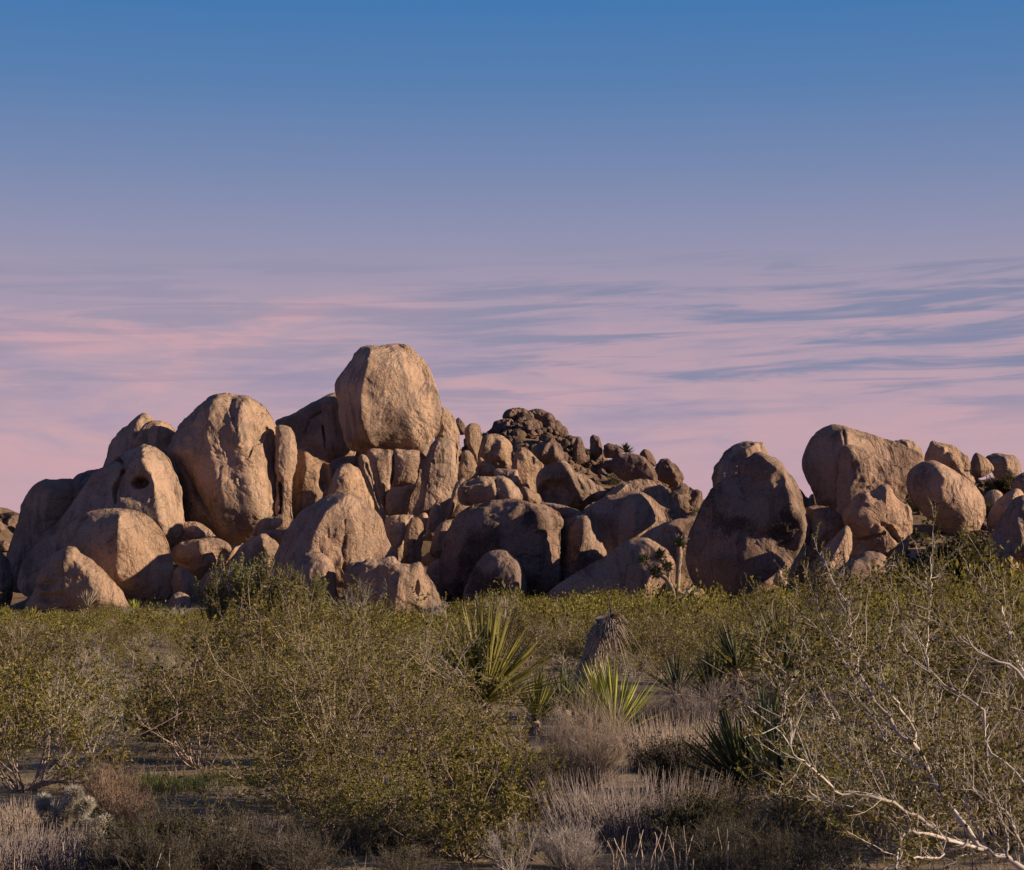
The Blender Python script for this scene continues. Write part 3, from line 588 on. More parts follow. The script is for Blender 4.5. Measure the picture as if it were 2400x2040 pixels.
boulder('knuckled rocks running down behind the egg shaped boulder', 'D', 158, [(1605,320),(1640,272),(1682,274),(1712,320),(1728,376),(1800,425),(1780,450),(1700,400),(1640,345)], [[(1640,300),(1690,350)]], rough=1.3)
boulder('smooth upright egg shaped stone on the right skyline', 'D', 166, [(1762,365),(1774,312),(1800,271),(1842,290),(1882,328),(1903,362),(1882,392),(1832,414),(1798,416),(1770,395)], [[(1800,300),(1815,370)]], rough=.7)
boulder('rounded skyline boulder with a bush before it, far right', 'D', 174, [(1848,305),(1900,276),(1970,271),(2022,282),(2052,320),(2066,370),(2056,430),(2000,460),(1930,430),(1880,360)], [[(1950,290),(1960,360)]])
boulder('small smooth boulder on the right hand slope', 'D', 158, [(1846,530),(1878,490),(1922,486),(1953,512),(1935,555),(1882,580),(1852,562)], [], rough=.7)
boulder('rock cut by the right edge of the frame, below the skyline', 'D', 161, [(2010,470),(2018,420),(2060,390),(2120,384),(2170,440),(2160,530),(2070,540),(2015,510)], [])
boulder('sloping boulder left of the large boulder at the right edge', 'D', 152, [(1862,660),(1888,580),(1940,530),(1990,490),(2035,472),(2075,500),(2060,600),(1990,700),(1930,740),(1880,720)], [[(2010,490),(1960,600)]], mat='r')
boulder('large boulder at the right edge, its left face dark', 'D', 144, [(1815,900),(1838,785),(1895,722),(1940,660),(1970,600),(2010,548),(2070,525),(2180,535),(2260,680),(2270,880),(2160,980),(1980,1000),(1850,970)], [[(2050,550),(1990,640),(2010,760),(2040,880)]], mat='v', rough=1.4)
boulder('small low boulder in shade at the foot of the right edge boulder', 'D', 131, [(1765,1010),(1792,965),(1845,948),(1892,975),(1900,1020),(1840,1060),(1780,1050)], [])
boulder('small pointed boulder leaning on the right edge boulder', 'D', 137, [(1938,890),(1965,848),(2005,855),(2035,895),(2045,960),(1990,980),(1940,940)], [[(1990,870),(1985,930)]])
boulder('sunlit rounded boulder with a cracked mouth, right of the leaning slabs', 'D', 144.5, [(1045,650),(1060,585),(1092,538),(1145,502),(1205,488),(1240,450),(1282,436),(1330,458),(1365,510),(1422,560),(1450,640),(1454,705),(1430,775),(1390,835),(1330,885),(1270,900),(1180,860),(1110,800),(1070,730)],
        [[(1150,525),(1110,580),(1090,650)]], T=.8, c=.35, mat='r', rough=1.2, cracks=[([(1245,690),(1290,710),(1345,775)], 16, .8), ([(1105,770),(1180,762),(1255,738)], 8, .7)])
boulder('jaw like rock under the cracked mouth boulder', 'D', 141, [(1092,870),(1098,785),(1160,762),(1260,737),(1312,745),(1343,790),(1338,825),(1290,865),(1200,900),(1120,910)], [[(1130,790),(1120,850)]], mat='r')
boulder('reddish slab sloping down in front of the split boulder', 'D', 146.5, [(750,950),(800,870),(832,760),(840,690),(815,610),(840,578),(910,572),(1010,605),(1045,670),(1010,750),(940,810),(880,870),(810,950)], [[(850,600),(860,740),(800,880)]], mat='r', T=.7)
boulder('leaning slab with a sunlit edge left of the cracked mouth boulder', 'D', 141.5, [(855,990),(880,900),(945,795),(1005,742),(1060,690),(1092,735),(1102,800),(1075,880),(1000,930),(930,1000)], [[(1045,720),(1000,820),(930,930)]], mat='r', c=.6)
boulder('blocky pale front boulder among the scrub below the cracked mouth', 'D', 137, [(1005,1020),(1018,940),(1078,882),(1160,845),(1222,842),(1282,870),(1322,910),(1336,960),(1322,1020),(1250,1060),(1150,1090),(1060,1090)], [[(1100,880),(1060,950),(1070,1040)]], mat='r', rough=1.4)
boulder('little sunlit stone at the base of the hooded boulder', 'D', 131, [(645,1020),(655,962),(675,938),(702,968),(724,1000),(705,1040)], [])

# ---- rubble hill behind the middle: the large pieces
H_ = 'blocks crowning the rubble hill'
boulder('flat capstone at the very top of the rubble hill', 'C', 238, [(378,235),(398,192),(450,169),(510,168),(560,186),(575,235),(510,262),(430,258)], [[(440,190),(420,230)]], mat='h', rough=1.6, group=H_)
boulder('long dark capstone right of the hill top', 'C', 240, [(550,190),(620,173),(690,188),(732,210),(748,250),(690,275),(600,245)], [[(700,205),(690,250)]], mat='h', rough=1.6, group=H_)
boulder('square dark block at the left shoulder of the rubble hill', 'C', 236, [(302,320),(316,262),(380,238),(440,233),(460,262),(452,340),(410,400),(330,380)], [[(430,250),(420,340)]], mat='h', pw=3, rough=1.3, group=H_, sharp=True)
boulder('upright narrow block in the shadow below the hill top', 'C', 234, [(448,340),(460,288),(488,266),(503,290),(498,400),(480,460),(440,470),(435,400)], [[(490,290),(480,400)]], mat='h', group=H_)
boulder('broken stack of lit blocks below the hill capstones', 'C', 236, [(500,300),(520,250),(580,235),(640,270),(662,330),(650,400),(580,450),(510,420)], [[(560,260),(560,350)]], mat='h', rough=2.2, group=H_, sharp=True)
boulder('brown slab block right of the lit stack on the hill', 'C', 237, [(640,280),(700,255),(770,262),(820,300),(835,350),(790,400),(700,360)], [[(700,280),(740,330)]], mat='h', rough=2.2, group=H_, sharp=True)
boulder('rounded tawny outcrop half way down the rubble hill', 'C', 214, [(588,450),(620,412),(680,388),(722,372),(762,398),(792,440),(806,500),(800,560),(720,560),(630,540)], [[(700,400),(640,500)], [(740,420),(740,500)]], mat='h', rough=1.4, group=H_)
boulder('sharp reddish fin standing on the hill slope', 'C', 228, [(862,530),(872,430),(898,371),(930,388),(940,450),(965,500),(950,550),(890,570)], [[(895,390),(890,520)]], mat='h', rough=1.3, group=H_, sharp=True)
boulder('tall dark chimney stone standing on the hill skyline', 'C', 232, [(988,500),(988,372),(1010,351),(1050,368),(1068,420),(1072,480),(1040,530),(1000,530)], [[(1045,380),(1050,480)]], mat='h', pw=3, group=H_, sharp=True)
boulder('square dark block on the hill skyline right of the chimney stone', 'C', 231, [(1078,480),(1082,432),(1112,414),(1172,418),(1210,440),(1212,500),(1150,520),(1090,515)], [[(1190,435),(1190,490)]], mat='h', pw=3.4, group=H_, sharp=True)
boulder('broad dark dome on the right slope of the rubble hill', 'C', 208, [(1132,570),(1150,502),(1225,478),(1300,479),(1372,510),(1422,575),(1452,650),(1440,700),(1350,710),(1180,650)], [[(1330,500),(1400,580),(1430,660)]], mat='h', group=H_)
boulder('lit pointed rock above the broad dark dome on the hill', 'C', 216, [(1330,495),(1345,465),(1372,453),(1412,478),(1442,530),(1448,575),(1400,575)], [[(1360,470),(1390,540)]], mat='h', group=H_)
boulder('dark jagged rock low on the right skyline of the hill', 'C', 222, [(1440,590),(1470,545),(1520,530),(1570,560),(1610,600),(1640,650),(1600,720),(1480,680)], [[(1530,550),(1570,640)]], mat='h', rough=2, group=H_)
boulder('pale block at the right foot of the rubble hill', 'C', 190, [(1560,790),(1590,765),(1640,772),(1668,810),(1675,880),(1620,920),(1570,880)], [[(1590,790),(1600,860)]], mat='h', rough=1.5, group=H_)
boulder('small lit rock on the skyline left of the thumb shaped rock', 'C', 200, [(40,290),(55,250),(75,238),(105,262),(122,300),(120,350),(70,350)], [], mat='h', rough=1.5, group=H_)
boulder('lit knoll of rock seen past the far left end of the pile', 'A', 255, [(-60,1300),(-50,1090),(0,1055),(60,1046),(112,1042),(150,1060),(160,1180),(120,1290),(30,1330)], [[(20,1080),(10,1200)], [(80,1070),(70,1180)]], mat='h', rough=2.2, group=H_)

# ---- scattered rubble, copies of a few broken shapes
def chunk_mesh(seed):
    r = np.random.default_rng(seed)
    n_lat, n_lon = 26, 38
    th = np.linspace(0, math.pi, n_lat)[1:-1]; ph = np.linspace(0, 2 * math.pi, n_lon, endpoint=False)
    T_, F_ = np.meshgrid(th, ph, indexing='ij')
    D = np.stack([np.sin(T_) * np.cos(F_), np.sin(T_) * np.sin(F_), np.cos(T_)], 2).reshape(-1, 3)
    D = np.vstack([[0, 0, 1], D, [0, 0, -1]])
    rad = np.full(len(D), 1.0)
    for _ in range(10):                                        # clipped by planes: faceted, then softened
        nrm = r.normal(size=3); nrm /= np.linalg.norm(nrm)
        h = r.uniform(0.48, 0.82); dd = D @ nrm
        rad = np.where(dd > 0.05, np.minimum(rad, h / np.maximum(dd, 0.05)), rad)
    V = D * rad[:, None] * np.array([r.uniform(.8, 1.3), r.uniform(.7, 1.1), r.uniform(.6, 1.0)])
    V = V + D * (0.06 * fbm(V * 1.8 + seed * 5, 3, seed) + 0.05 * fbm(V * 5 + seed, 2, seed + 3, .6, True))[:, None]
    m = n_lat - 2; idx = 1 + np.arange(m * n_lon).reshape(m, n_lon)
    q = np.stack([idx[:-1].ravel(), idx[1:].ravel(), np.roll(idx[1:], -1, 1).ravel(), np.roll(idx[:-1], -1, 1).ravel()], 1)
    t1 = np.stack([np.zeros(n_lon, int), idx[0], np.roll(idx[0], -1)], 1)
    e = len(V) - 1; t2 = np.stack([np.full(n_lon, e), np.roll(idx[-1], -1), idx[-1]], 1)
    return mesh_from('rubble_rock', V, [np.vstack([t1, t2]), q], ROCK_HILL)
CHUNKS = [chunk_mesh(100 + i) for i in range(9)]
def rubble(x, y, s, label, group, sink=0.25):
    o = link('rubble_rock', CHUNKS[rng.integers(len(CHUNKS))])
    sx, sy, sz = s * rng.uniform(.75, 1.3), s * rng.uniform(.75, 1.2), s * rng.uniform(.7, 1.35)
    o.scale = (sx, sy, sz); o.rotation_euler = (rng.uniform(-.3, .3), rng.uniform(-.3, .3), rng.uniform(0, 6.28))
    o.location = (x, y, float(ground_z(x, y)) + sz * (0.7 - sink))
    tag(o, label, 'rock', group)
    return o
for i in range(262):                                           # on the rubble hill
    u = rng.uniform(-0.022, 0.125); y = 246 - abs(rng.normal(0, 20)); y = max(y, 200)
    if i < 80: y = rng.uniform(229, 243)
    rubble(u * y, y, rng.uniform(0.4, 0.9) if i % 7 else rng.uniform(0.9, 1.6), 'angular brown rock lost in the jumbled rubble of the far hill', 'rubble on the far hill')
for i in range(22):
    a = rng.uniform(0, 6.28); rr = rng.uniform(0, 14)
    rubble(-70 + rr * math.cos(a), 256 - abs(rr * math.sin(a)), rng.uniform(.6, 1.5), 'small rock on the lit far left knoll', 'rubble on the far left knoll')
for i in range(34):                                            # right-hand slope
    u = rng.uniform(0.19, 0.275); y = rng.uniform(141, 172)
    rubble(u * y, y, rng.uniform(0.16, 0.5), 'small stone lying on the scrubby right hand slope', 'stones on the right slope')


def chips(spots, lo, hi, label):
    """small broken stones past counting, merged in one object"""
    bv = np.array([[1, 0, 0], [-1, 0, 0], [0, 1, 0], [0, -1, 0], [0, 0, 1], [0, 0, -1], [.62, .62, .3], [-.62, .62, -.2], [.5, -.6, .5], [-.6, -.5, .45]])
    bf = np.array([[4, 6, 2], [4, 0, 6], [4, 8, 0], [4, 3, 8], [4, 9, 3], [4, 1, 9], [4, 2, 1], [0, 2, 6], [5, 2, 0], [5, 0, 3], [0, 8, 3], [5, 3, 1], [3, 9, 1], [5, 1, 7], [5, 7, 2], [1, 2, 7]])
    Vs, Fs = [], []
    for n, (x, y) in enumerate(spots):
        s = lo + (hi - lo) * rng.uniform() ** 2.5; a = rng.uniform(0, 6.28); ca, sa = math.cos(a), math.sin(a)
        v = bv * (1 + .25 * rng.normal(size=bv.shape)) * s * np.array([1, rng.uniform(.6, 1), rng.uniform(.5, .9)])
        v = np.stack([v[:, 0] * ca - v[:, 1] * sa, v[:, 0] * sa + v[:, 1] * ca, v[:, 2]], 1)
        Vs.append(v + (x, y, float(ground_z(x, y)) + .3 * s)); Fs.append(bf + n * len(bv))
    return tag(link('rubble', mesh_from('rubble', np.vstack(Vs), [np.vstack(Fs)], ROCK_HILL, False)), label, 'rubble', kind='stuff')
sp = []
for _ in range(2600):
    u = rng.uniform(-.03, .135); y = 248 - abs(rng.normal(0, 24)); sp.append((u * max(y, 192), max(y, 192)))
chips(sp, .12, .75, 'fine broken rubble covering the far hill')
sp = []
for _ in range(1500):
    u = rng.uniform(-.275, .275); y = rng.uniform(132, 150) if u < .13 else rng.uniform(122, 172); sp.append((u * y, y))
chips(sp, .05, .32, 'broken chips of granite along the foot of the boulders')

sp = [(u * y, y) for u, y in zip(rng.uniform(.175, .28, 700), rng.uniform(140, 173, 700))]
chips(sp, .10, .55, 'loose stones strewn over the slope at the right')
# ------------------------------------------------------------------ plant building
def norm(v): return v / np.maximum(np.linalg.norm(v, axis=-1, keepdims=True), 1e-9)

def tubes(paths, radii, sides=3):
    """paths (B,K,3), radii (B,K) -> verts, quads"""
    B, K, _ = paths.shape
    tan = norm(np.gradient(paths, axis=1))
    ref = np.where(np.abs(tan[..., 2:3]) > 0.9, np.array([1.0, 0, 0]), np.array([0, 0, 1.0]))
    a = norm(np.cross(tan, ref)); b = np.cross(tan, a)
    ang = np.linspace(0, 2 * math.pi, sides, endpoint=False)
    V = paths[:, :, None] + radii[..., None, None] * (np.cos(ang)[:, None] * a[:, :, None] + np.sin(ang)[:, None] * b[:, :, None])
    idx = np.arange(B * K * sides).reshape(B, K, sides)
    q = np.stack([idx[:, :-1], np.roll(idx[:, :-1], -1, 2), np.roll(idx[:, 1:], -1, 2), idx[:, 1:]], -1).reshape(-1, 4)
    return V.reshape(-1, 3), q

def blades(base, tip, width, side=None, bend=None, mid=0.45):
    """flat pointed leaves: 4-vertex lozenges, (N,3) base and tip"""
    d = norm(tip - base)
    if side is None: side = norm(np.cross(d, rng.normal(size=d.shape)))
    m = base + (tip - base) * mid + (0 if bend is None else bend)
    w = np.asarray(width).reshape(-1, 1) * 0.5
    V = np.stack([base, m + side * w, tip, m - side * w], 1).reshape(-1, 3)
    q = np.arange(len(V)).reshape(-1, 4)
    return V, q

def swords(base, d, length, width, droop=0.1, segs=3, keel=0.35):
    """stiff yucca leaves with a V keel: (N) leaves, cross-section of 3 points"""
    N = len(base)
    side = norm(np.cross(d, np.array([0, 0, 1.0]) + 0.01 * rng.normal(size=d.shape)))
    up = norm(np.cross(side, d))
    ts = np.linspace(0, 1, segs + 1)
    V = []
    for t in ts:
        c = base + d * (length * t)[:, None] - np.array([0, 0, 1.0]) * (droop * length * t * t)[:, None]
        w = width * (0.75 + 0.5 * t * (1 - t) * 2) * (1 - t ** 3) + 0.0015
        V += [c - side * (w / 2)[:, None], c - up * (w * keel)[:, None], c + side * (w / 2)[:, None]]
    V = np.stack(V, 1)                                            # N, 3*(segs+1), 3
    nv = 3 * (segs + 1); o = np.arange(N)[:, None] * nv
    f = []
    for s in range(segs):
        a = 3 * s
        f += [np.stack([a + 0 + o, a + 1 + o, a + 4 + o, a + 3 + o], -1), np.stack([a + 1 + o, a + 2 + o, a + 5 + o, a + 4 + o], -1)]
    return V.reshape(-1, 3), np.concatenate(f).reshape(-1, 4)

def walk(start, d0, length, K, wob, lift, r):
    """branch centre lines: start (B,3), d0 (B,3), length (B,)"""
    B = len(start); pts = np.zeros((B, K, 3)); pts[:, 0] = start; d = norm(d0)
    step = (length / (K - 1))[:, None]
    for k in range(1, K):
        d = norm(d + wob * r.normal(size=(B, 3)) + np.array([0, 0, lift]))
        pts[:, k] = pts[:, k - 1] + d * step
    return pts

def along(paths, parent, t):
    K = paths.shape[1]; f = t * (K - 1); i = np.clip(f.astype(int), 0, K - 2); w = (f - i)[:, None]
    a, b = paths[parent, i], paths[parent, i + 1]
    return a * (1 - w) + b * w, norm(b - a)

class Acc:
    def __init__(s): s.v, s.f, s.n = [], {3: [], 4: []}, 0
    def add(s, V, F):
        s.v.append(V); s.f[F.shape[1]].append(F + s.n); s.n += len(V)
    def mesh(s, name, mat, smooth=False): return mesh_from(name, np.vstack(s.v), [np.vstack(x) for x in (s.f[3], s.f[4]) if x], mat, smooth)

def shrub_meshes(seed, H=1.6, R=1.2, mains=22, subs=6, twigs=5, leaves=9, leaf=0.035, tilt=(6, 62), bark=STEM_GREY, leafm=LEAF_CREO, rad=0.013, wob=0.16, lift=0.05, tw_len=(0.16, 0.34), leaf_from=0.15, skirt=False, up=0.0):
    """vase-shaped desert shrub -> (stems mesh, leaves mesh)"""
    r = np.random.default_rng(seed)
    az = r.uniform(0, 2 * math.pi, mains)
    tl = np.radians(tilt[0] + (tilt[1] - tilt[0]) * np.sqrt(r.uniform(0, 1, mains)))
    d = np.stack([np.sin(tl) * np.cos(az), np.sin(tl) * np.sin(az), np.cos(tl)], 1)
    L = np.minimum(H / np.maximum(np.cos(tl), .25), R / np.maximum(np.sin(tl), .12)) * r.uniform(.75, 1.1, mains)
    base = np.stack([0.10 * R * np.cos(az), 0.10 * R * np.sin(az), np.full(mains, -0.05)], 1) * r.uniform(.3, 1.3, (mains, 1))
    m = walk(base, d, L, 10, wob, lift, r)
    A = Acc()
    rm = rad * r.uniform(.6, 1.3, (mains, 1)) * np.linspace(1, .3, 10)[None]
    A.add(*tubes(m, rm, 4))
    nS = mains * subs; par = np.repeat(np.arange(mains), subs); t = r.uniform(.25, .98, nS)
    p, dd = along(m, par, t)
    Ls = L[par] * r.uniform(.2, .42, nS) * (1.15 - .5 * t)
    s = walk(p, dd + .62 * r.normal(size=(nS, 3)) + np.array([0, 0, up]), Ls, 6, wob * 1.3, lift, r)
    A.add(*tubes(s, rad * .42 * r.uniform(.6, 1.2, (nS, 1)) * np.linspace(1, .4, 6)[None], 3))
    nT = nS * twigs; par2 = np.repeat(np.arange(nS), twigs); t2 = r.uniform(.2, 1, nT)
    p2, dd2 = along(s, par2, t2)
    tw = walk(p2, dd2 + .7 * r.normal(size=(nT, 3)) + np.array([0, 0, up]), r.uniform(*tw_len, nT) * H / 1.6, 4, wob * 1.4, lift, r)
    A.add(*tubes(tw, rad * .2 * r.uniform(.6, 1.2, (nT, 1)) * np.linspace(1, .5, 4)[None], 3))
    stems = A.mesh('stems', bark, True)
    lm = None
    if leaves:
        nL = nT * leaves; pl = np.repeat(np.arange(nT), leaves); tl2 = r.uniform(leaf_from, 1.05, nL).clip(0, 1)
        q, dq = along(tw, pl, tl2)
        dl = norm(dq + 0.9 * r.normal(size=(nL, 3)))
        ln = leaf * r.uniform(.6, 1.35, nL)
        Lf = Acc(); Lf.add(*blades(q, q + dl * ln[:, None], ln * .62, norm(np.cross(dl, r.normal(size=(nL, 3))))))
        lm = Lf.mesh('leaves', leafm)
    return stems, lm

def plant(name, meshes, loc, label, cat, group=None, rz=0.0, scale=(1, 1, 1), parts=('stems', 'leaves')):
    root = empty(name, loc, label, cat, group, rz, scale)
    for pn, me in zip(parts, meshes):
        if me is not None: link(pn, me, root)
    return root

def at(px, py, dz=0.0):
    """ground point under a photograph pixel"""
    y = EYE * FPX / (py - HORIZON)
    for _ in range(8):
        z = float(ground_z((px - CX) * y / FPX, y)); y = (EYE - z) * FPX / (py - HORIZON)
    x = (px - CX) * y / FPX
    return np.array([x, y, float(ground_z(x, y)) + dz])

# ------------------------------------------------------------------ the creosote plain
CREO = [shrub_meshes(300 + i, H=r_[0], R=r_[1], mains=r_[2], subs=7, twigs=5, leaves=16, leaf=0.036) for i, r_ in enumerate([(1.7, 1.2, 22), (1.5, 1.3, 24), (1.9, 1.2, 22), (1.4, 1.1, 20), (1.7, 1.4, 26)])]
CREO_BARE = [shrub_meshes(320 + i, H=1.5, R=1.15, mains=24, subs=7, twigs=5, leaves=3, leaf=0.04, bark=STEM_PALE) for i in range(2)]
CREO_MID = [shrub_meshes(340 + i, H=1.6, R=1.25, mains=16, subs=6, twigs=5, leaves=10, leaf=0.054, rad=0.016) for i in range(4)]
MID_BARE = [shrub_meshes(350 + i, H=1.4, R=1.2, mains=18, subs=7, twigs=5, leaves=2, leaf=0.055, rad=0.015, bark=STEM_PALE) for i in range(2)]
DRY = [shrub_meshes(360 + i, H=.95, R=.75, mains=70, subs=7, twigs=4, leaves=0, tilt=(3, 66), bark=STEM_STRAW, rad=0.006, wob=.10, lift=.09, tw_len=(.10, .24), up=.3) for i in range(3)]
GREYDRY = [shrub_meshes(370 + i, H=.7, R=.65, mains=60, subs=7, twigs=4, leaves=0, tilt=(3, 70), bark=STEM_MAUVE, rad=0.006, wob=.12, lift=.08, tw_len=(.10, .22), up=.25) for i in range(2)]

CLEAR = [(215, 620, 1835, 2100), (0, 250, 1860, 2100), (1380, 1720, 1760, 2100), (1240, 1420, 1640, 2100), (1540, 1600, 1640, 1760), (560, 1240, 1850, 2100), (1080, 1240, 1690, 1850), (1240, 1500, 1700, 1800)]
# things that must stay in view: (left, right, top, bottom, distance) in photograph pixels and metres
KEEP = [(985, 1270, 1450, 1760, 26.6), (1330, 1530, 1440, 1790, 36), (1500, 1720, 1600, 1800, 45), (60, 270, 1850, 1960, 19.5), (280, 560, 1830, 1930, 26), (1660, 1900, 1490, 1660, 42), (300, 330, 1400, 1440, 150), (470, 775, 1355, 1435, 83), (800, 1045, 1330, 1448, 143), (640, 800, 1300, 1405, 145), (1270, 1640, 1250, 1402, 128), (1985, 2110, 1280, 1385, 134), (1640, 1900, 1290, 1375, 135), (0, 440, 1300, 1432, 140)]
def blocks(px, y, s, h):
    w = .95 * s * FPX / y; top = HORIZON + (EYE - h) * FPX / y; bot = HORIZON + EYE * FPX / y
    return any(y < yb and px + w > a and px - w < b and top < dn and bot > up for a, b, up, dn, yb in KEEP)
def size_at(u):
    return float(np.interp(u, [-.30, -.18, -.12, -.06, 0, .10, .16, .28], [.60, .58, .75, .75, .78, .80, .95, 1.1]))
placed = []
def free(x, y, rad):
    for (a, b, c) in placed:
        if (x - a) ** 2 + (y - b) ** 2 < (rad + c) ** 2: return False
    return True

def put_creosote(px, py, s, variant, label, group=None, bare=False, hz=1.0):
    loc = at(px, py); placed.append((loc[0], loc[1], .8 * s))
    return plant('creosote_bush', CREO_BARE[variant % 2] if bare else CREO[variant], loc, label, 'shrub', group, rng.uniform(0, 6.28), (s, s, s * hz))

# the ones one can point at
put_creosote(470, 1800, .98, 0, 'open creosote bush whose dark stems fan out over the green grass patch')
put_creosote(60, 1850, 1.0, 1, 'creosote bush at the left edge with dark crooked stems, behind the cholla')
put_creosote(250, 1700, .85, 2, 'creosote bush behind the two open bushes at the left, pale twigs inside', bare=True)
put_creosote(690, 1690, 1.35, 4, 'tall creosote bush rising behind the left side of the big front bush')
put_creosote(860, 1660, 1.15, 3, 'creosote bush directly behind the big front bush, left of the tall yucca')
put_creosote(1050, 1835, .62, 0, 'small bright creosote bush between the big front bush and the yucca trunk')
put_creosote(1540, 1585, 1.0, 2, 'creosote bush standing between the dead yucca trunk and the blue yuccas')
put_creosote(1960, 1730, 1.3, 1, 'creosote bush growing through the blue yucca clump at the right')
put_creosote(2150, 1640, 1.35, 0, 'creosote bush behind the pale branches of the nearest right hand bush')
put_creosote(2340, 1750, 1.2, 4, 'creosote bush at the right edge behind the nearest pale branches')
put_creosote(835, 1500, 1.25, 2, 'tall pale stemmed bush reaching up before the squarish front boulder', bare=True, hz=1.3)
put_creosote(610, 1570, 1.25, 3, 'tall creosote bush with grey stems just left of the pale stemmed bush', hz=1.15)

put_creosote(215, 1765, .72, 1, 'half bare bush left of the open creosote bush with dark stems', bare=True)
put_creosote(345, 1725, .78, 3, 'creosote bush between the half bare bush and the open creosote bush')
put_creosote(585, 1765, .85, 4, 'creosote bush between the open bush and the largest creosote')
put_creosote(20, 1720, .95, 2, 'creosote bush cut by the left edge behind the dark stemmed one')
# individuals of the plain, nearest first
cands = []
tries = 0
while len(cands) < 200 and tries < 60000:
    tries += 1
    y = 18.5 + (82 - 18.5) * rng.uniform(0, 1) ** 0.62
    u = rng.uniform(-0.285, 0.285); x = u * y
    px = CX + u * FPX; py = HORIZON + EYE * FPX / y
    if any(a < px < b and c < py < d for a, b, c, d in CLEAR): continue
    s = rng.uniform(.62, 1.25) * (size_at(u) if y > 40 else .45 + .55 * size_at(u))
    if blocks(px, y, s, 1.6 * s): continue
    if not free(x, y, .72 * s): continue
    placed.append((x, y, .72 * s)); cands.append((x, y, s))
for i, (x, y, s) in enumerate(cands):
    loc = (x, y, float(ground_z(x, y)))
    k = rng.uniform()
    if y < 42:
        if k < .66: plant('creosote_bush', CREO[rng.integers(5)], loc, 'olive leaved creosote bush lost among its like in the near scrub plain', 'shrub', 'creosote bushes of the near plain', rng.uniform(0, 6.28), (s, s, s * rng.uniform(.85, 1.1)))
        elif k < .86: plant('creosote_bush', CREO_BARE[rng.integers(2)], loc, 'half bare pale twigged creosote bush among the greener ones of the near plain', 'shrub', 'half bare bushes of the near plain', rng.uniform(0, 6.28), (s, s, s))
        else: plant('dry_shrub', DRY[rng.integers(3)], loc, 'leafless straw coloured shrub among the creosote of the near plain', 'shrub', 'dry shrubs of the near plain', rng.uniform(0, 6.28), (s * 1.1, s * 1.1, s), ('twigs',))
    else:
        if k < .64: plant('creosote_bush', CREO_MID[rng.integers(4)], loc, 'small looking olive creosote bush lost among its like in the middle of the plain', 'shrub', 'creosote bushes of the middle plain', rng.uniform(0, 6.28), (s, s, s * rng.uniform(.8, 1.1)))
        elif k < .9: plant('creosote_bush', MID_BARE[rng.integers(2)], loc, 'half bare pale twigged bush among the creosote of the middle plain', 'shrub', 'half bare bushes of the middle plain', rng.uniform(0, 6.28), (s, s, s))
        else: plant('dry_shrub', DRY[rng.integers(3)], loc, 'leafless straw coloured shrub among the creosote of the middle plain', 'shrub', 'dry shrubs of the middle plain', rng.uniform(0, 6.28), (s * 1.1, s * 1.1, s), ('twigs',))

# taller bushes standing clear of the scrub
n_tall = 0
while n_tall < 16:
    y = rng.uniform(55, 112); u = rng.uniform(-.13, .28); s = rng.uniform(.9, 1.35)
    if blocks(CX + u * FPX, y, s * .8, 1.7 * s): continue
    n_tall += 1
    plant('creosote_bush', (CREO_MID if n_tall % 3 else MID_BARE)[rng.integers(2)], (u * y, y, float(ground_z(u * y, y))), 'taller bush standing clear of the scrub before the boulders', 'shrub', 'taller bushes of the far plain', rng.uniform(0, 6.28), (s * .75, s * .75, s * 1.1))
# low sparse shrubs on the bare strip along the foot of the pile
for i in range(70):
    y = rng.uniform(118, 147); u = rng.uniform(-.285, .10 if i % 2 else -.14); s = rng.uniform(.22, .7)
    plant('creosote_bush', (CREO_MID if i % 3 else MID_BARE)[rng.integers(2)], (u * y, y, float(ground_z(u * y, y))), 'low sparse shrub in the strip along the foot of the boulder pile', 'shrub', 'low shrubs along the foot of the pile', rng.uniform(0, 6.28), (s * 1.2, s * 1.2, s))
for i in range(26):
    y = rng.uniform(132, 147); u = rng.uniform(-.27, .11)
    rubble(u * y, y, rng.uniform(.15, .6), 'small fallen stone at the foot of the boulder pile', 'stones at the foot of the pile')

# the far scrub, past counting, as one mass
def far_variant(seed, bark_n=80, leaves_n=420):
    r = np.random.default_rng(seed)
    d = norm(r.normal(size=(bark_n, 3)) * np.array([.8, .8, .3]) + np.array([0, 0, .8]))
    st = walk(np.zeros((bark_n, 3)), d, r.uniform(.8, 1.5, bark_n), 4, .2, .05, r)
    Vs, Fs = tubes(st, np.full((bark_n, 4), .010) * np.linspace(1.2, .5, 4), 3)
    az = r.uniform(0, 6.28, leaves_n); rr = np.sqrt(r.uniform(0, 1, leaves_n)) * 1.15
    q = np.stack([rr * np.cos(az), rr * np.sin(az), .35 + (1.25 - .45 * (rr / 1.15) ** 2) * np.sqrt(r.uniform(.05, 1, leaves_n)) * .95], 1)
    q += .12 * r.normal(size=q.shape)
    dl = norm(r.normal(size=q.shape) + np.array([0, 0, .5])); ln = r.uniform(.07, .18, leaves_n)
    Vl, Fl = blades(q, q + dl * ln[:, None], ln * .6, norm(np.cross(dl, r.normal(size=q.shape))))
    return (Vs, Fs), (Vl, Fl)
FAR = [far_variant(900 + i) for i in range(6)]
St, Lf = Acc(), Acc()
cnt = 0; tries = 0; far_placed = np.zeros((0, 2))
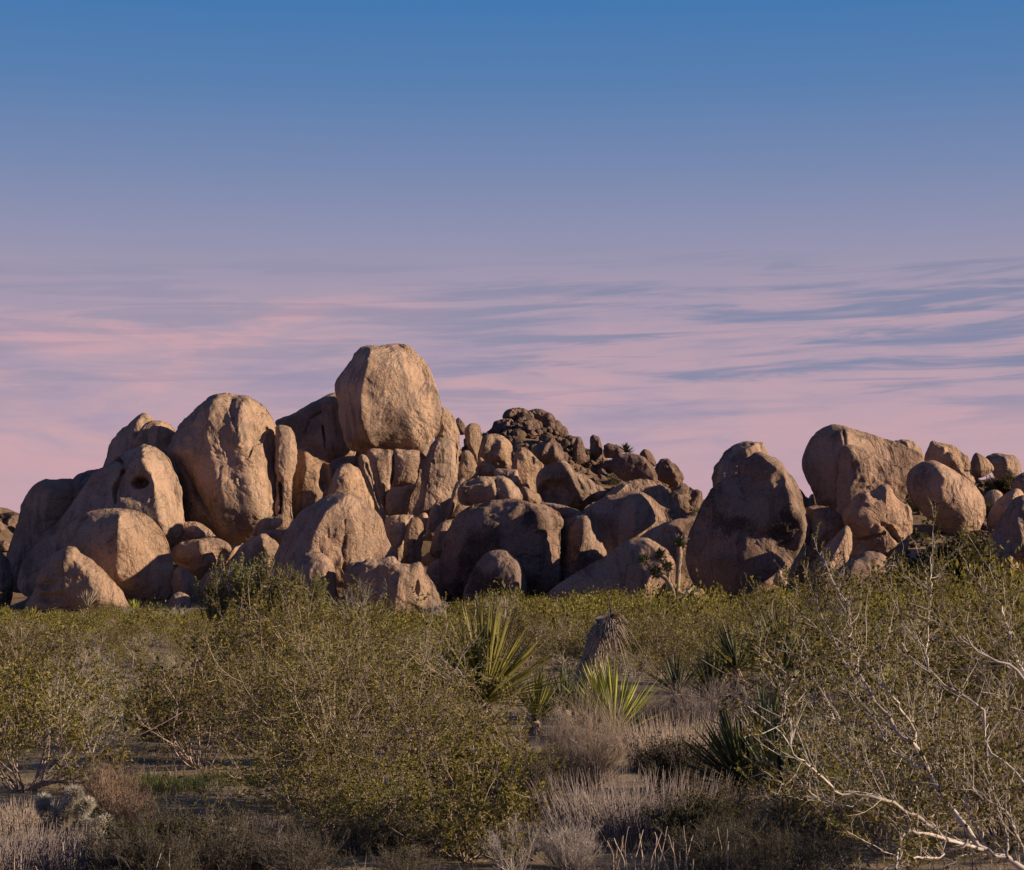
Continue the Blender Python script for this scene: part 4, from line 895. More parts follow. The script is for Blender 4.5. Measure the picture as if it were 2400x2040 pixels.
while cnt < 1450 and tries < 40000:
    tries += 1
    y = math.sqrt(rng.uniform(70 ** 2, 152 ** 2)); u = rng.uniform(-.37, .37); x = u * y
    if y > 140 + 8 * math.sin(u * 40) and u < .13: continue
    if u < -.15 and y > 96 + 18 * rng.uniform(): continue
    if u > .13 and y > 139: continue
    if y < 84 and not free(x, y, .6): continue
    if len(far_placed) and ((far_placed - (x, y)) ** 2).sum(1).min() < 1.35 ** 2: continue
    far_placed = np.vstack([far_placed, (x, y)]); cnt += 1
    s = rng.uniform(.42, 1.25) * size_at(u) * (1.0 if rng.uniform() > .07 else 1.4)
    if blocks(CX + u * FPX, y, s, 1.3 * s): s *= .5
    if blocks(CX + u * FPX, y, s, 1.3 * s): continue
    a = rng.uniform(0, 6.28); z = float(ground_z(x, y))
    Rm = np.array([[math.cos(a), -math.sin(a), 0], [math.sin(a), math.cos(a), 0], [0, 0, 1]]) * s
    (Vs, Fs), (Vl, Fl) = FAR[rng.integers(6)]
    zs = np.array([1, 1, rng.uniform(.7, 1.45)])
    St.add(Vs @ Rm.T * zs + (x, y, z), Fs)
    if rng.uniform() < .85: Lf.add(Vl @ Rm.T * zs + (x, y, z), Fl)
scrub = bpy.data.objects.new('desert_scrub', None); COL.objects.link(scrub)
tag(scrub, 'far olive scrub covering the plain up to the boulders', 'scrub', kind='stuff')
link('stems', St.mesh('stems', STEM_GREY), scrub); link('leaves', Lf.mesh('leaves', LEAF_CREO), scrub)

# dry grass between the bushes, past counting
def grass_patch(spots, n, h, mat, spread, lean=.35, width=.006):
    A = Acc()
    k = len(spots); sp = np.asarray(spots)[rng.integers(0, k, n)]
    b = sp[:, :2] + rng.normal(size=(n, 2)) * spread
    base = np.stack([b[:, 0], b[:, 1], ground_z(b[:, 0], b[:, 1]) - .02], 1)
    d = norm(rng.normal(size=(n, 3)) * lean * np.array([1, 1, .2]) + np.array([0, 0, 1.0])); ln = h * rng.uniform(.4, 1.25, n)
    A.add(*blades(base, base + d * ln[:, None], np.full(n, width) * (1 + base[:, 1] / 40), None, mid=.3))
    return A
spots = []
for _ in range(420):
    y = 15 + 75 * rng.uniform() ** 1.5; spots.append((rng.uniform(-.29, .29) * y, y))
g = grass_patch(spots, 26000, .22, GRASS_DRY, .35)
tag(link('dry_grass', g.mesh('dry_grass', GRASS_DRY)), 'thin dry grass sprinkled over the sand between the bushes', 'grass', kind='stuff')
gspots = [at(px, py) for px, py in [(330, 1830), (380, 1850), (430, 1845), (480, 1835), (540, 1830), (600, 1835), (300, 1845), (1560, 1772), (1570, 1780)]]
g = grass_patch(gspots, 5200, .13, GRASS_GREEN, .28)
tag(link('green_grass', g.mesh('green_grass', GRASS_GREEN)), 'low green grass under the open creosote bush at the left', 'grass', kind='stuff')

# ------------------------------------------------------------------ the plants of the foreground
# large creosote bush in the middle front
big = shrub_meshes(500, H=1.8, R=1.65, mains=54, subs=10, twigs=6, leaves=14, leaf=0.028, tilt=(4, 74), rad=0.013, wob=.15, lift=.045)
plant('creosote_bush', big, at(880, 1893), 'largest creosote bush, a dense dark based dome in the middle foreground', 'shrub', None, .7)
plant('creosote_bush', shrub_meshes(501, H=.95, R=.7, mains=22, subs=7, twigs=5, leaves=11, leaf=0.032, rad=.008), at(1090, 2012), 'small yellow green bush at the right foot of the largest creosote bush', 'shrub')
plant('creosote_bush', shrub_meshes(502, H=.8, R=.6, mains=26, subs=7, twigs=5, leaves=9, leaf=0.034, rad=.009), at(1190, 1905), 'leafy bush between the largest creosote and the straw coloured shrub', 'shrub')

# nearest bush, its pale limbs crossing the right of the frame
def E(L): return [(1650 + a * .4195, 1300 + b * .4195) for a, b in L]
LIMBS = [  # (polyline, thickness in photograph pixels at start and end, distance at start and end)
 ([(1950,1900),(1788,1764),(1700,1690),(1620,1680),(1560,1650),(1500,1590),(1470,1530),(1400,1450),(1340,1370),(1290,1280),(1250,1190),(1190,1090),(1160,1050)], 13, 9, 9.6, 9.9),
 ([(1160,1050),(1090,1010),(1040,930),(1000,870),(940,810),(900,720),(870,660),(800,620),(750,530),(700,430),(650,330),(622,250),(645,185)], 8, 2.5, 9.9, 10.6),
 ([(1160,1050),(1185,1030),(1160,960),(1110,880),(1070,820),(1000,740),(950,660),(930,590)], 6, 2, 9.9, 9.4),
 ([(1500,1600),(1420,1600),(1340,1590),(1280,1530),(1200,1470),(1120,1430),(1060,1385),(980,1365)], 8, 5, 9.7, 9.0),
 ([(980,1365),(850,1338),(740,1332),(720,1300),(650,1240),(560,1150),(490,1110),(490,1020),(520,950)], 5, 2, 9.0, 8.6),
 ([(980,1365),(850,1392),(700,1392),(600,1340),(520,1250),(430,1180)], 4, 2, 9.0, 9.2),
 ([(1240,1200),(1190,1180),(1130,1140),(1060,1100),(1000,1010),(960,940),(900,880)], 6, 2, 9.9, 10.4),
 ([(1310,1350),(1240,1300),(1160,1270),(1080,1240),(1000,1240),(850,1245)], 6, 2.5, 9.8, 10.3),
 ([(2000,1950),(1900,1650),(1830,1400),(1788,1290),(1750,1230),(1690,1170),(1600,1110),(1570,1040),(1570,960),(1570,880),(1500,830),(1420,770),(1340,730),(1280,660),(1220,620),(1130,550),(1110,490)], 9, 3, 10.0, 10.8),
 ([(2000,1500),(1900,1150),(1850,800),(1788,700),(1730,640),(1640,600),(1560,550),(1500,520),(1465,450)], 11, 3, 9.4, 8.8),
 ([(1850,800),(1788,660),(1750,600),(1720,520),(1700,420),(1670,330),(1640,250),(1590,265)], 9, 3, 9.3, 9.6),
 ([(1560,1650),(1400,1610),(1300,1580),(1200,1555),(1130,1545),(1095,1600),(1080,1700),(1075,1760)], 7, 4, 9.6, 9.0),
 ([(1800,1690),(1740,1550),(1690,1440),(1640,1400),(1560,1370),(1500,1300)], 6, 2, 9.7, 9.4),
 ([(1250,640),(1245,500),(1250,380),(1258,280),(1275,170),(1270,60)], 4, 1.8, 10.4, 10.6),
 ([(860,590),(820,540),(810,480),(825,400),(800,300),(790,240)], 3.5, 1.6, 10.3, 10.5),
 ([(1620,1680),(1560,1600),(1520,1500),(1460,1380),(1440,1280),(1380,1180),(1340,1080)], 6, 2, 9.6, 10.2),
 ([(1700,1690),(1690,1560),(1650,1450),(1620,1300),(1590,1180),(1580,1100)], 5, 2, 9.6, 10.0),
 ([(1480,1590),(1440,1640),(1380,1650),(1300,1700),(1200,1690),(1100,1720),(1000,1760)], 5, 2.5, 9.5, 9.0),
 ([(400,1000),(450,880),(470,760),(520,690)], 2, 1.2, 8.7, 8.7),
]
K = 22
P3, R3 = [], []
for L, w0, w1, d0, d1 in LIMBS:
    q = catmull(E(L), K, closed=False)
    dd = np.linspace(d0, d1, K) + .06 * np.sin(np.linspace(0, 9, K) + w0)
    P3.append(np.stack([(q[:, 0] - CX) * dd / FPX, dd, EYE - (q[:, 1] - HORIZON) * dd / FPX], 1)); R3.append(np.linspace(w0, w1, K) * .62 * 10.0 / FPX)
P3, R3 = np.array(P3), np.array(R3)
P3 = P3 + .004 * rng.normal(size=P3.shape)
A = Acc(); A.add(*tubes(P3, R3 * (1 + .12 * rng.normal(size=R3.shape)), 6))
# hidden lower limbs run on to one root below the frame
root_pt = np.array([2.95, 9.5, float(ground_z(2.95, 9.5))])
starts = [P3[0, 0], P3[8, 0], P3[9, 0]]
for s0, rr in zip(starts, (R3[0, 0], R3[8, 0], R3[9, 0])):
    t = np.linspace(0, 1, 8)[:, None]; pth = root_pt * (1 - t) + s0 * t + np.sin(t * math.pi) * np.array([.1, 0, .0])
    A.add(*tubes(pth[None], np.full((1, 8), rr) * np.linspace(1.5, 1, 8), 6))
nb = len(P3); nS = nb * 15
par = np.repeat(np.arange(nb), 15); t = rng.uniform(.12, 1.0, nS)
p, dd = along(P3, par, t)
sub = walk(p, dd + .6 * rng.normal(size=(nS, 3)) + np.array([-.1, .5, .3]), rng.uniform(.14, .50, nS), 6, .22, .06, rng)
A.add(*tubes(sub, .0028 * rng.uniform(.6, 1.3, (nS, 1)) * np.linspace(1, .4, 6)[None], 4))
nT = nS * 6; par2 = np.repeat(np.arange(nS), 6); t2 = rng.uniform(.25, 1, nT)
p2, d2 = along(sub, par2, t2)
tw = walk(p2, d2 + .7 * rng.normal(size=(nT, 3)) + np.array([0, 0, .2]), rng.uniform(.06, .17, nT), 4, .25, .05, rng)
A.add(*tubes(tw, .0012 * np.linspace(1, .5, 4)[None] * np.ones((nT, 1)), 3))
nL = nT * 8; pl = np.repeat(np.arange(nT), 8)
q, dq = along(tw, pl, rng.uniform(.1, 1.0, nL))
dl = norm(dq + .9 * rng.normal(size=(nL, 3))); ln = rng.uniform(.013, .027, nL)
Lf = Acc(); Lf.add(*blades(q, q + dl * ln[:, None], ln * .62, norm(np.cross(dl, rng.normal(size=(nL, 3))))))
near = empty('creosote_bush', tuple(root_pt), 'nearest bush, long pale crooked limbs reaching across the right foreground', 'shrub')
def sub_mesh(acc, nm, mat, smooth):
    acc.v = [v - root_pt for v in acc.v]; return acc.mesh(nm, mat, smooth)
link('limbs', sub_mesh(A, 'limbs', STEM_PALE, True), near); link('leaves', sub_mesh(Lf, 'leaves', LEAF_CREO, False), near)

# ---- yuccas
def rosette(n, L, w, lo=-10, hi=88, droop=.06, r=None, ball=.06, keel=.35):
    az = rng.uniform(0, 6.283, n); el = np.radians(lo + (hi - lo) * rng.uniform(0, 1, n) ** .75)
    d = np.stack([np.cos(el) * np.cos(az), np.cos(el) * np.sin(az), np.sin(el)], 1)
    return swords(d * ball, d, L * rng.uniform(.7, 1.12, n), np.full(n, w) * rng.uniform(.8, 1.15, n), np.full(n, droop) * rng.uniform(.3, 1.8, n), 4, keel)
def rot_to(V, axis):
    z = np.array(axis, float) / np.linalg.norm(axis); x = np.cross([0, 1, 0], z); x /= np.linalg.norm(x); y = np.cross(z, x)
    return V @ np.stack([x, y, z])
def yucca(base, top, L, n, w, label, leafm=LEAF_YUCCA, lo=-5, skirt=True, trunk_r=.09, group=None, cat='yucca', tiltx=0.0):
    """base: ground point, top: where the leaves leave the trunk"""
    base = np.array(base, float); top = np.array(top, float)
    root = empty('yucca', tuple(base), label, cat, group)
    axis = top - base
    t = np.linspace(0, 1, 7)[:, None]
    pth = axis * t + .04 * np.sin(t * 4) * np.array([1, .5, 0])
    V, F = tubes(pth[None], trunk_r * np.array([[1.15, 1.05, 1, .95, .95, .9, .7]]), 10)
    Tk = Acc(); Tk.add(V, F)
    link('trunk', Tk.mesh('trunk', TRUNK, True), root)
    V, F = rosette(n, L, w, lo)
    ax = axis / np.linalg.norm(axis) + np.array([tiltx, 0, .3])
    A = Acc(); A.add(rot_to(V, ax) + axis, F); link('leaf_rosette', A.mesh('leaf_rosette', leafm), root)
    if skirt:
        hgt = np.linalg.norm(axis); m = int(60 + 70 * hgt)
        s = rng.uniform(.25, 1, m) ** .6; az = rng.uniform(0, 6.28, m)
        el = np.radians(rng.uniform(-88, -35, m)); d = np.stack([np.cos(el) * np.cos(az), np.cos(el) * np.sin(az), np.sin(el)], 1)
        b = axis * s[:, None] + d * np.array([trunk_r, trunk_r, 0]) * .9
        V, F = swords(b, d, L * rng.uniform(.35, .75, m), np.full(m, w * .8), np.full(m, .05), 3)
        A = Acc(); A.add(V, F); link('dead_leaf_skirt', A.mesh('dead_leaf_skirt', LEAF_DEAD), root)
    return root
def up_to(base, px, py):
    """the point above a ground point seen at pixel px,py"""
    return wpt(px, py, base[1])
b = at(1140, 1800); yucca(b, up_to(b, 1135, 1645), 1.35, 190, .056, 'tall yellow green yucca with a wide fan of leaves, right of the largest bush')
b = at(1452, 1772); yucca(b, up_to(b, 1440, 1728), 1.15, 170, .048, 'bright yucca without a visible trunk, in front of the dead leaning trunk', lo=12)
b = at(1250, 1722); yucca(b, up_to(b, 1255, 1690), .95, 70, .042, 'squat yucca of upright leaves between the tall yucca and the dead trunk', lo=25)
b = at(1330, 1700); yucca(b, up_to(b, 1325, 1668), .85, 60, .040, 'low yucca half hidden at the foot of the dead leaning trunk', lo=20, leafm=LEAF_YUCCA_DK)
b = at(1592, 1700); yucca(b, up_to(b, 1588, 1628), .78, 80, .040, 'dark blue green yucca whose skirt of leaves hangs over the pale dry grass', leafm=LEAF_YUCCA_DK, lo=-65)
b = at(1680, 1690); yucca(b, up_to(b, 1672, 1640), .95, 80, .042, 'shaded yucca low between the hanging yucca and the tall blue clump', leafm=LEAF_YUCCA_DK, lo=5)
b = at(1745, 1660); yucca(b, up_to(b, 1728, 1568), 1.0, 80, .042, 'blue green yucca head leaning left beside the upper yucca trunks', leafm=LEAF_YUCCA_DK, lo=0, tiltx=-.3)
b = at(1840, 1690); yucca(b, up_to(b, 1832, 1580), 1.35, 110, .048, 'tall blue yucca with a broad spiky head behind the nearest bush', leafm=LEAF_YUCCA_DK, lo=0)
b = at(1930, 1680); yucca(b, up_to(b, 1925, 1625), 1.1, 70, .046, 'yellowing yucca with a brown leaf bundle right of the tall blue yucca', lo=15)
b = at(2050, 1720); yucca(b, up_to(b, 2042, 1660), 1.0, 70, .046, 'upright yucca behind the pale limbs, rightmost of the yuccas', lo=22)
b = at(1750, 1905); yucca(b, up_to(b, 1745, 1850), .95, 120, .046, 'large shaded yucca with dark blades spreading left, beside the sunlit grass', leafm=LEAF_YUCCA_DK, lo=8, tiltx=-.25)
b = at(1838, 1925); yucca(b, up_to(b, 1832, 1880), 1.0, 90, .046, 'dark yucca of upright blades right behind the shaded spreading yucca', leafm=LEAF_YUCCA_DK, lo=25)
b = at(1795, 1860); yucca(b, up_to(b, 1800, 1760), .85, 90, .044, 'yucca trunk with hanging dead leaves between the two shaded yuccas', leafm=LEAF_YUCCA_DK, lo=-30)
b = at(2130, 1760); yucca(b, up_to(b, 2130, 1735), .9, 55, .044, 'low yellow green yucca under the middle pale limb at the right', lo=28)
# small ones by the rocks
b = at(312, 1446); yucca(b, up_to(b, 312, 1434), 1.0, 60, .10, 'small bright yucca at the dark foot of the left boulders', lo=10, skirt=False)
b = at(205, 1447); yucca(b, up_to(b, 205, 1425), 1.5, 60, .10, 'pale grey yucca against the triangular shadowed boulder', LEAF_DEAD, lo=25, skirt=False)
b = at(75, 1462); yucca(b, up_to(b, 75, 1452), .9, 50, .09, 'small spiky yucca at the far left edge of the scrub', lo=10, skirt=False)
b = at(1788, 1424); yucca(b, up_to(b, 1788, 1372), 1.0, 60, .10, 'small yucca on a short stem before the hooded boulder', lo=0, skirt=False)
def on_slope(px, py, yhint):
    x = (px - CX) * yhint / FPX; return np.array([x, yhint, EYE - (py - HORIZON) * yhint / FPX])
def rest_on_hill(px, py, lo, hi):
    for yy in np.arange(lo, hi, .5):
        p = on_slope(px, py, yy)
        if p[2] <= float(ground_z(p[0], yy)) + .1: return p
    p = on_slope(px, py, hi); p[2] = float(ground_z(p[0], hi)); return p
b = rest_on_hill(1133, 1004, 195, 246); yucca(b, b + (0, 0, .6), 1.1, 60, .16, 'tiny yucca on the skyline beside the thumb shaped rock', LEAF_YUCCA_DK, lo=-20, skirt=False)
b = on_slope(1467, 1068, 228); yucca(b, b + (0, 0, .4), 1.2, 70, .16, 'tiny yucca on the hill skyline beside the square dark block', LEAF_YUCCA_DK, lo=-10, skirt=False)

# ---- dead leaning yucca trunk wrapped in grey hanging leaves
b = at(1372, 1690); d0 = b[1]
root = empty('dead_yucca', tuple(b), 'dead yucca trunk leaning right, wrapped in grey leaves with a drooping shaggy head', 'yucca')
pl = [wpt(px, py, d0) - b for px, py in [(1368, 1690), (1362, 1640), (1372, 1590), (1390, 1540), (1403, 1496), (1414, 1462), (1432, 1450)]]
pth = np.array(pl)
A = Acc(); A.add(*tubes(pth[None], np.array([[.21, .21, .20, .20, .21, .20, .12]]), 10)); link('trunk', A.mesh('trunk', TRUNK, True), root)
m = 640; s = rng.uniform(.05, 1, m); pos, dq = along(pth[None], np.zeros(m, int), s); az = rng.uniform(0, 6.28, m)
el = np.radians(-88 + 60 * rng.uniform(0, 1, m) ** 2.2); d = np.stack([np.cos(el) * np.cos(az), np.cos(el) * np.sin(az), np.sin(el)], 1)
rad_dir = np.stack([np.cos(az), np.sin(az), 0 * az], 1)
A = Acc(); A.add(*swords(pos + rad_dir * .165, d, rng.uniform(.14, .42, m), np.full(m, .026), np.full(m, .08), 3)); link('dead_leaf_skirt', A.mesh('dead_leaf_skirt', LEAF_DEAD), root)
m = 150; az = rng.normal(-.2, 1.2, m); el = np.radians(rng.uniform(-60, 60, m)); d = np.stack([np.cos(el) * np.cos(az), np.cos(el) * np.sin(az), np.sin(el)], 1)
A = Acc(); A.add(*swords(np.repeat(pth[-1][None], m, 0) - d * np.array([.05, .05, .0]), d, rng.uniform(.2, .8, m), np.full(m, .022), rng.uniform(-.2, 1.2, m), 6)); link('drooping_head', A.mesh('drooping_head', LEAF_DEAD), root)

# ---- Joshua tree before the whale backed boulder
b = at(1590, 1455) ; dJ = 126.0; b = wpt(1590, 1420, dJ); b[2] = float(ground_z(b[0], dJ))
root = empty('joshua_tree', tuple(b), 'Joshua tree with one tall trunk and a clustered low branch at its left', 'tree')
def px3(L): return np.array([wpt(px, py, dJ) for px, py in L]) - b
tr = px3([(1586, 1452), (1587, 1415), (1588, 1375), (1590, 1335), (1593, 1305), (1592, 1282)])
A = Acc(); A.add(*tubes(tr[None], np.array([[.23, .19, .17, .17, .2, .2]]), 10))
link('trunk', A.mesh('trunk', TRUNK, True), root)
br = px3([(1583, 1405), (1574, 1376), (1562, 1356), (1545, 1345), (1530, 1332), (1518, 1320)])
A = Acc(); A.add(*tubes(br[None], np.array([[.2, .19, .18, .17, .15, .13]]), 8)); link('branch', A.mesh('branch', TRUNK, True), root)
br2 = px3([(1566, 1362), (1568, 1345), (1562, 1332), (1556, 1322), (1552, 1314), (1549, 1308)])
A = Acc(); A.add(*tubes(br2[None], np.array([[.16, .16, .15, .14, .13, .12]]), 8)); link('branch', A.mesh('branch', TRUNK, True), root)
for (px, py, ax, L, n) in [(1592, 1278, (.1, 0, 1), .62, 110), (1514, 1314, (-1, 0, .5), .55, 110), (1548, 1304, (-.2, 0, 1), .55, 110), (1562, 1332, (.5, -.3, .6), .5, 90), (1540, 1342, (-.3, -.4, .2), .5, 90)]:
    V, F = rosette(n, L, .085, -25, 85, .03, ball=.08)
    A = Acc(); A.add(rot_to(V, ax) + px3([(px, py)])[0], F); link('leaf_head', A.mesh('leaf_head', LEAF_YUCCA_DK), root)
def dead_collar(path, m, L, ang=(-80, -10)):
    s = rng.uniform(.55, 1, m); pos, _ = along(path[None], np.zeros(m, int), s); az = rng.uniform(0, 6.28, m); el = np.radians(rng.uniform(*ang, m))
    d = np.stack([np.cos(el) * np.cos(az), np.cos(el) * np.sin(az), np.sin(el)], 1)
    return swords(pos + d * .1, d, L * rng.uniform(.6, 1.2, m), np.full(m, .06), np.full(m, .05), 2)
A = Acc(); A.add(*dead_collar(tr, 90, .42)); A.add(*dead_collar(br, 110, .4, (-90, 60))); A.add(*dead_collar(br2, 90, .4, (-60, 60)))
link('dead_leaf_collar', A.mesh('dead_leaf_collar', LEAF_DEAD), root)
pan = px3([(1594, 1274), (1597, 1265), (1602, 1258)])
A = Acc(); A.add(*tubes(walk(np.repeat(pan[:1], 14, 0), rng.normal(size=(14, 3)) * .5 + np.array([.35, 0, 1]), rng.uniform(.4, .75, 14), 4, .15, 0, rng), np.full((14, 4), .03), 4)); link('dry_flower_stalk', A.mesh('dry_flower_stalk', STEM_MAUVE, True), root)
# grey fallen limb beside it
b2 = wpt(1600, 1412, dJ); b2[2] = float(ground_z(b2[0], dJ)); lg = np.array([wpt(px, py, dJ) for px, py in [(1592, 1412), (1604, 1398), (1614, 1384), (1626, 1372)]]) - b2
A = Acc(); A.add(*tubes(lg[None], np.array([[.10, .13, .15, .09]]), 8)); tag(link('dead_limb', A.mesh('dead_limb', STEM_PALE, True), None, tuple(b2)), 'grey dead limb propped right of the Joshua tree trunk', 'log')

# ---- teddy bear cholla at the left
b = at(150, 1985); dC = b[1]
root = empty('cholla_cactus', tuple(b), 'fuzzy white spined cholla cactus at the lower left', 'cactus')
J = [((150, 1990), (152, 1915), 17), ((152, 1918), (165, 1895), 16), ((165, 1890), (176, 1862), 17), ((195, 1900), (210, 1880), 11), ((150, 1925), (118, 1905), 14), ((118, 1915), (98, 1888), 14), ((98, 1888), (104, 1872), 12),
     ((165, 1925), (200, 1930), 12), ((200, 1935), (228, 1938), 12), ((232, 1938), (252, 1925), 13), ((215, 1945), (212, 1975), 9), ((130, 1935), (95, 1945), 11), ((178, 1868), (172, 1858), 16)]
for i, (a, c_, rp) in enumerate(J):
    dj = dC + rng.uniform(-.12, .12); p0, p1 = wpt(*a, dj) - b, wpt(*c_, dj) - b; rr = rp * dC / FPX * .85
    t = np.linspace(0, 1, 8)[:, None]; pth = p0 * (1 - t) + p1 * t
    St, Sp = Acc(), Acc()
    St.add(*tubes(pth[None], rr * np.array([[.3, .85, 1, 1, 1, .95, .75, .15]]), 9))
    m = 1500; s = rng.uniform(0, 1, m); pos, dq = along(pth[None], np.zeros(m, int), s)
    d = norm(rng.normal(size=(m, 3))); d = norm(d - .5 * (d * dq).sum(1, keepdims=True) * dq + .25 * np.where(s > .85, 1, 0)[:, None] * dq)
    Sp.add(*blades(pos + d * rr * .8, pos + d * (rr + rng.uniform(.025, .055, m))[:, None], np.full(m, .0065), None, mid=.15))
    joint = link('stem_joint', St.mesh('stem_joint', CHOLLA, True), root); link('spines', Sp.mesh('spines', SPINE), joint)

# ---- dead cholla skeleton, lower left middle
b = at(505, 2040); dS = b[1]
root_l = [[(505, 2050), (490, 2005), (497, 1975), (510, 1955), (530, 1950), (555, 1945)], [(497, 1975), (520, 1980), (550, 1988), (575, 2000), (595, 2030)], [(490, 2005), (478, 1985), (465, 1975), (458, 1955)],
          [(505, 2050), (530, 2020), (560, 2005), (590, 1988)], [(505, 2050), (480, 2030), (475, 2000), (490, 1985)], [(510, 1955), (500, 1962), (512, 1985), (535, 2000), (530, 2030)]]
A = Acc()
for L in root_l:
    q = catmull(L, 14, closed=False); dd = dS + rng.uniform(-.2, .2) + .1 * np.sin(np.linspace(0, 5, 14))
    A.add(*tubes((np.stack([(q[:, 0] - CX) * dd / FPX, dd + 0 * q[:, 0], EYE - (q[:, 1] - HORIZON) * dd / FPX], 1) - b)[None], .019 * (1 + .3 * rng.normal(size=(1, 14))).clip(.5, 1.6) * np.linspace(1.15, .6, 14), 7))
    m = 90; Q = (np.stack([(q[:, 0] - CX) * dS / FPX, dS + 0 * q[:, 0], EYE - (q[:, 1] - HORIZON) * dS / FPX], 1) - b); pos, dq = along(Q[None], np.zeros(m, int), rng.uniform(0, 1, m)); d = norm(rng.normal(size=(m, 3)))
    A.add(*tubes(np.stack([pos, pos + d * .03, pos + d * .045], 1), np.full((m, 3), .006) * np.array([1.2, 1, .4]), 4))
tag(link('cholla_skeleton', A.mesh('cholla_skeleton', STEM_STRAW, True), None, tuple(b)), 'twisted dead cholla skeleton, pale and knobbly, at the bottom edge', 'dead cactus')

# ---- straw and grey shrubs, grasses
def dry(px, py, H, R, label, bark, mains=110, name='dry_shrub', seed=0, tilt=(2, 68), rad=.005, leaves=0, leafm=LEAF_DARK):
    ms = shrub_meshes(700 + seed, H=H, R=R, mains=mains, subs=8, twigs=5, leaves=leaves, leaf=.02, tilt=tilt, bark=bark, rad=rad, wob=.09, lift=.09, tw_len=(.10, .26), up=.35, leafm=leafm)
    return plant(name, ms, at(px, py), label, 'shrub', None, rng.uniform(0, 6), (1, 1, 1), ('twigs', 'leaves'))
dry(1372, 1842, .98, .68, 'big rounded straw coloured shrub before the bright yucca', STEM_STRAW, 190, seed=1)
dry(1525, 1735, .8, .55, 'straw coloured shrub behind the bright yucca, right of it', STEM_STRAW, 110, seed=2)
dry(1660, 1745, .85, .8, 'greyish dry shrub under the shaded blue yuccas', STEM_MAUVE, 130, seed=3)
dry(1745, 1745, .8, .6, 'grey dry shrub left of the tall blue yucca', STEM_MAUVE, 100, seed=4)
dry(262, 1915, .55, .40, 'brown curly twigged shrub right behind the cholla', STEM_BROWN, 120, seed=5, rad=.006)
dry(305, 1945, .42, .28, 'low brown twiggy shrub right of the cholla', STEM_BROWN, 80, seed=6, rad=.005)
dry(1335, 2035, .36, .33, 'small ashen twiggy bush at the bottom, right of the largest creosote', STEM_PALE, 120, seed=7, rad=.004)
dry(1625, 1990, .42, .46, 'dark rounded low bush in the lower middle right', STEM_SHADED, 130, seed=8, leaves=3)
dry(1590, 1860, .5, .6, 'dark shaded shrub at the far side of the sunlit grass clump', STEM_SHADED, 120, seed=9, leaves=3)
dry(1240, 1925, .6, .45, 'shadowed grey shrub between largest creosote and the grass clump', STEM_SHADED, 90, seed=10, leaves=2)
dry(455, 2035, .42, .55, 'shadowed low shrub behind the dead cholla skeleton', STEM_SHADED, 120, seed=11, leaves=2)
dry(330, 2040, .35, .5, 'dark low twigs at the bottom edge right of the grey grass', STEM_SHADED, 100, seed=12, leaves=2)
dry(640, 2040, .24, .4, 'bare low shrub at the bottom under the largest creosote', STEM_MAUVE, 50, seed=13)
dry(1210, 2045, .4, .35, 'forked pale twigs at the bottom edge near the ashen bush', STEM_PALE, 26, seed=14)
dry(395, 1475, .9, 1.0, 'whitish bare shrub at the foot of the belly boulder', STEM_PALE, 90, seed=15, rad=.02)
dry(1665, 1434, 1.6, 1.4, 'bare grey shrub between the Joshua tree and the hooded boulder', STEM_PALE, 40, seed=16, rad=.022)
dry(1025, 1462, 1.2, 1.0, 'bare pale shrub right of the squarish front boulder', STEM_PALE, 40, seed=17, rad=.02)

def tuft(px, py, n, h, R, label, mat, lean=.28, width=.0078, name='grass_clump', curl=.0):
    b = at(px, py); az = rng.uniform(0, 6.28, n); rr = R * np.sqrt(rng.uniform(0, 1, n))
    base = np.stack([rr * np.cos(az), rr * np.sin(az), np.full(n, -.02)], 1)
    d = norm(rng.normal(size=(n, 3)) * lean + base * .45 + np.array([0, 0, 1.0])); ln = h * rng.uniform(.35, 1.2, n)
    st = walk(base, d, ln, 5, .05, .03, rng)
    A = Acc(); A.add(*tubes(st, np.full((n, 5), width * .5) * np.array([1, .9, .8, .6, .3]), 3))
    return tag(link(name, A.mesh(name, mat, False), None, tuple(b)), label, 'grass')
tuft(1500, 1965, 1300, .62, .85, 'wide clump of thin pale grass in the lower middle right', STEM_MAUVE, .22, .0072)
tuft(1610, 1805, 900, .70, .75, 'tall straw grass beyond the patch of bare sand', STEM_STRAW, .10)
tuft(1545, 1800, 700, .5, .4, 'small straw grass clump right of the bright yucca', STEM_STRAW, .12)
tuft(60, 2035, 1400, .34, .75, 'grey grass clump filling the lower left corner', STEM_MAUVE, .2)
tuft(30, 1950, 600, .32, .4, 'sunlit straw grass behind the lower left grey grass', STEM_STRAW, .2)
tuft(560, 1965, 700, .22, .7, 'short grass on the sunlit sand strip at the left', STEM_STRAW, .3)
tuft(1940, 1955, 900, .45, .7, 'straw grass under the pale limbs at the lower right', STEM_STRAW, .14)
tuft(2060, 1850, 800, .75, .9, 'tall straw stalks behind the pale limbs at the right', STEM_STRAW, .1)
def stalks(px0, px1, py, n, h, label):
    b = at(.5 * (px0 + px1), py); w = (px1 - px0) * b[1] / FPX
    base = np.stack([rng.uniform(-.5, .5, n) * w, rng.uniform(-.35, .35, n), np.full(n, -.02)], 1)
    st = walk(base, rng.normal(size=(n, 3)) * .13 + np.array([0, 0, 1.0]), h * rng.uniform(.4, 1.15, n), 9, .10, .02, rng)
    root = empty('dry_stalks', tuple(b), label, 'grass')
    for i in range(n):
        A = Acc(); A.add(*tubes(st[i:i + 1], .0055 * rng.uniform(.6, 1.2) * np.linspace(1, .8, 9)[None], 4))
        link('stalk', A.mesh('stalk', STEM_STRAW, True), root)
    return root
stalks(1430, 1760, 2060, 34, .42, 'row of pale bare stalks at the bottom edge, right of centre')
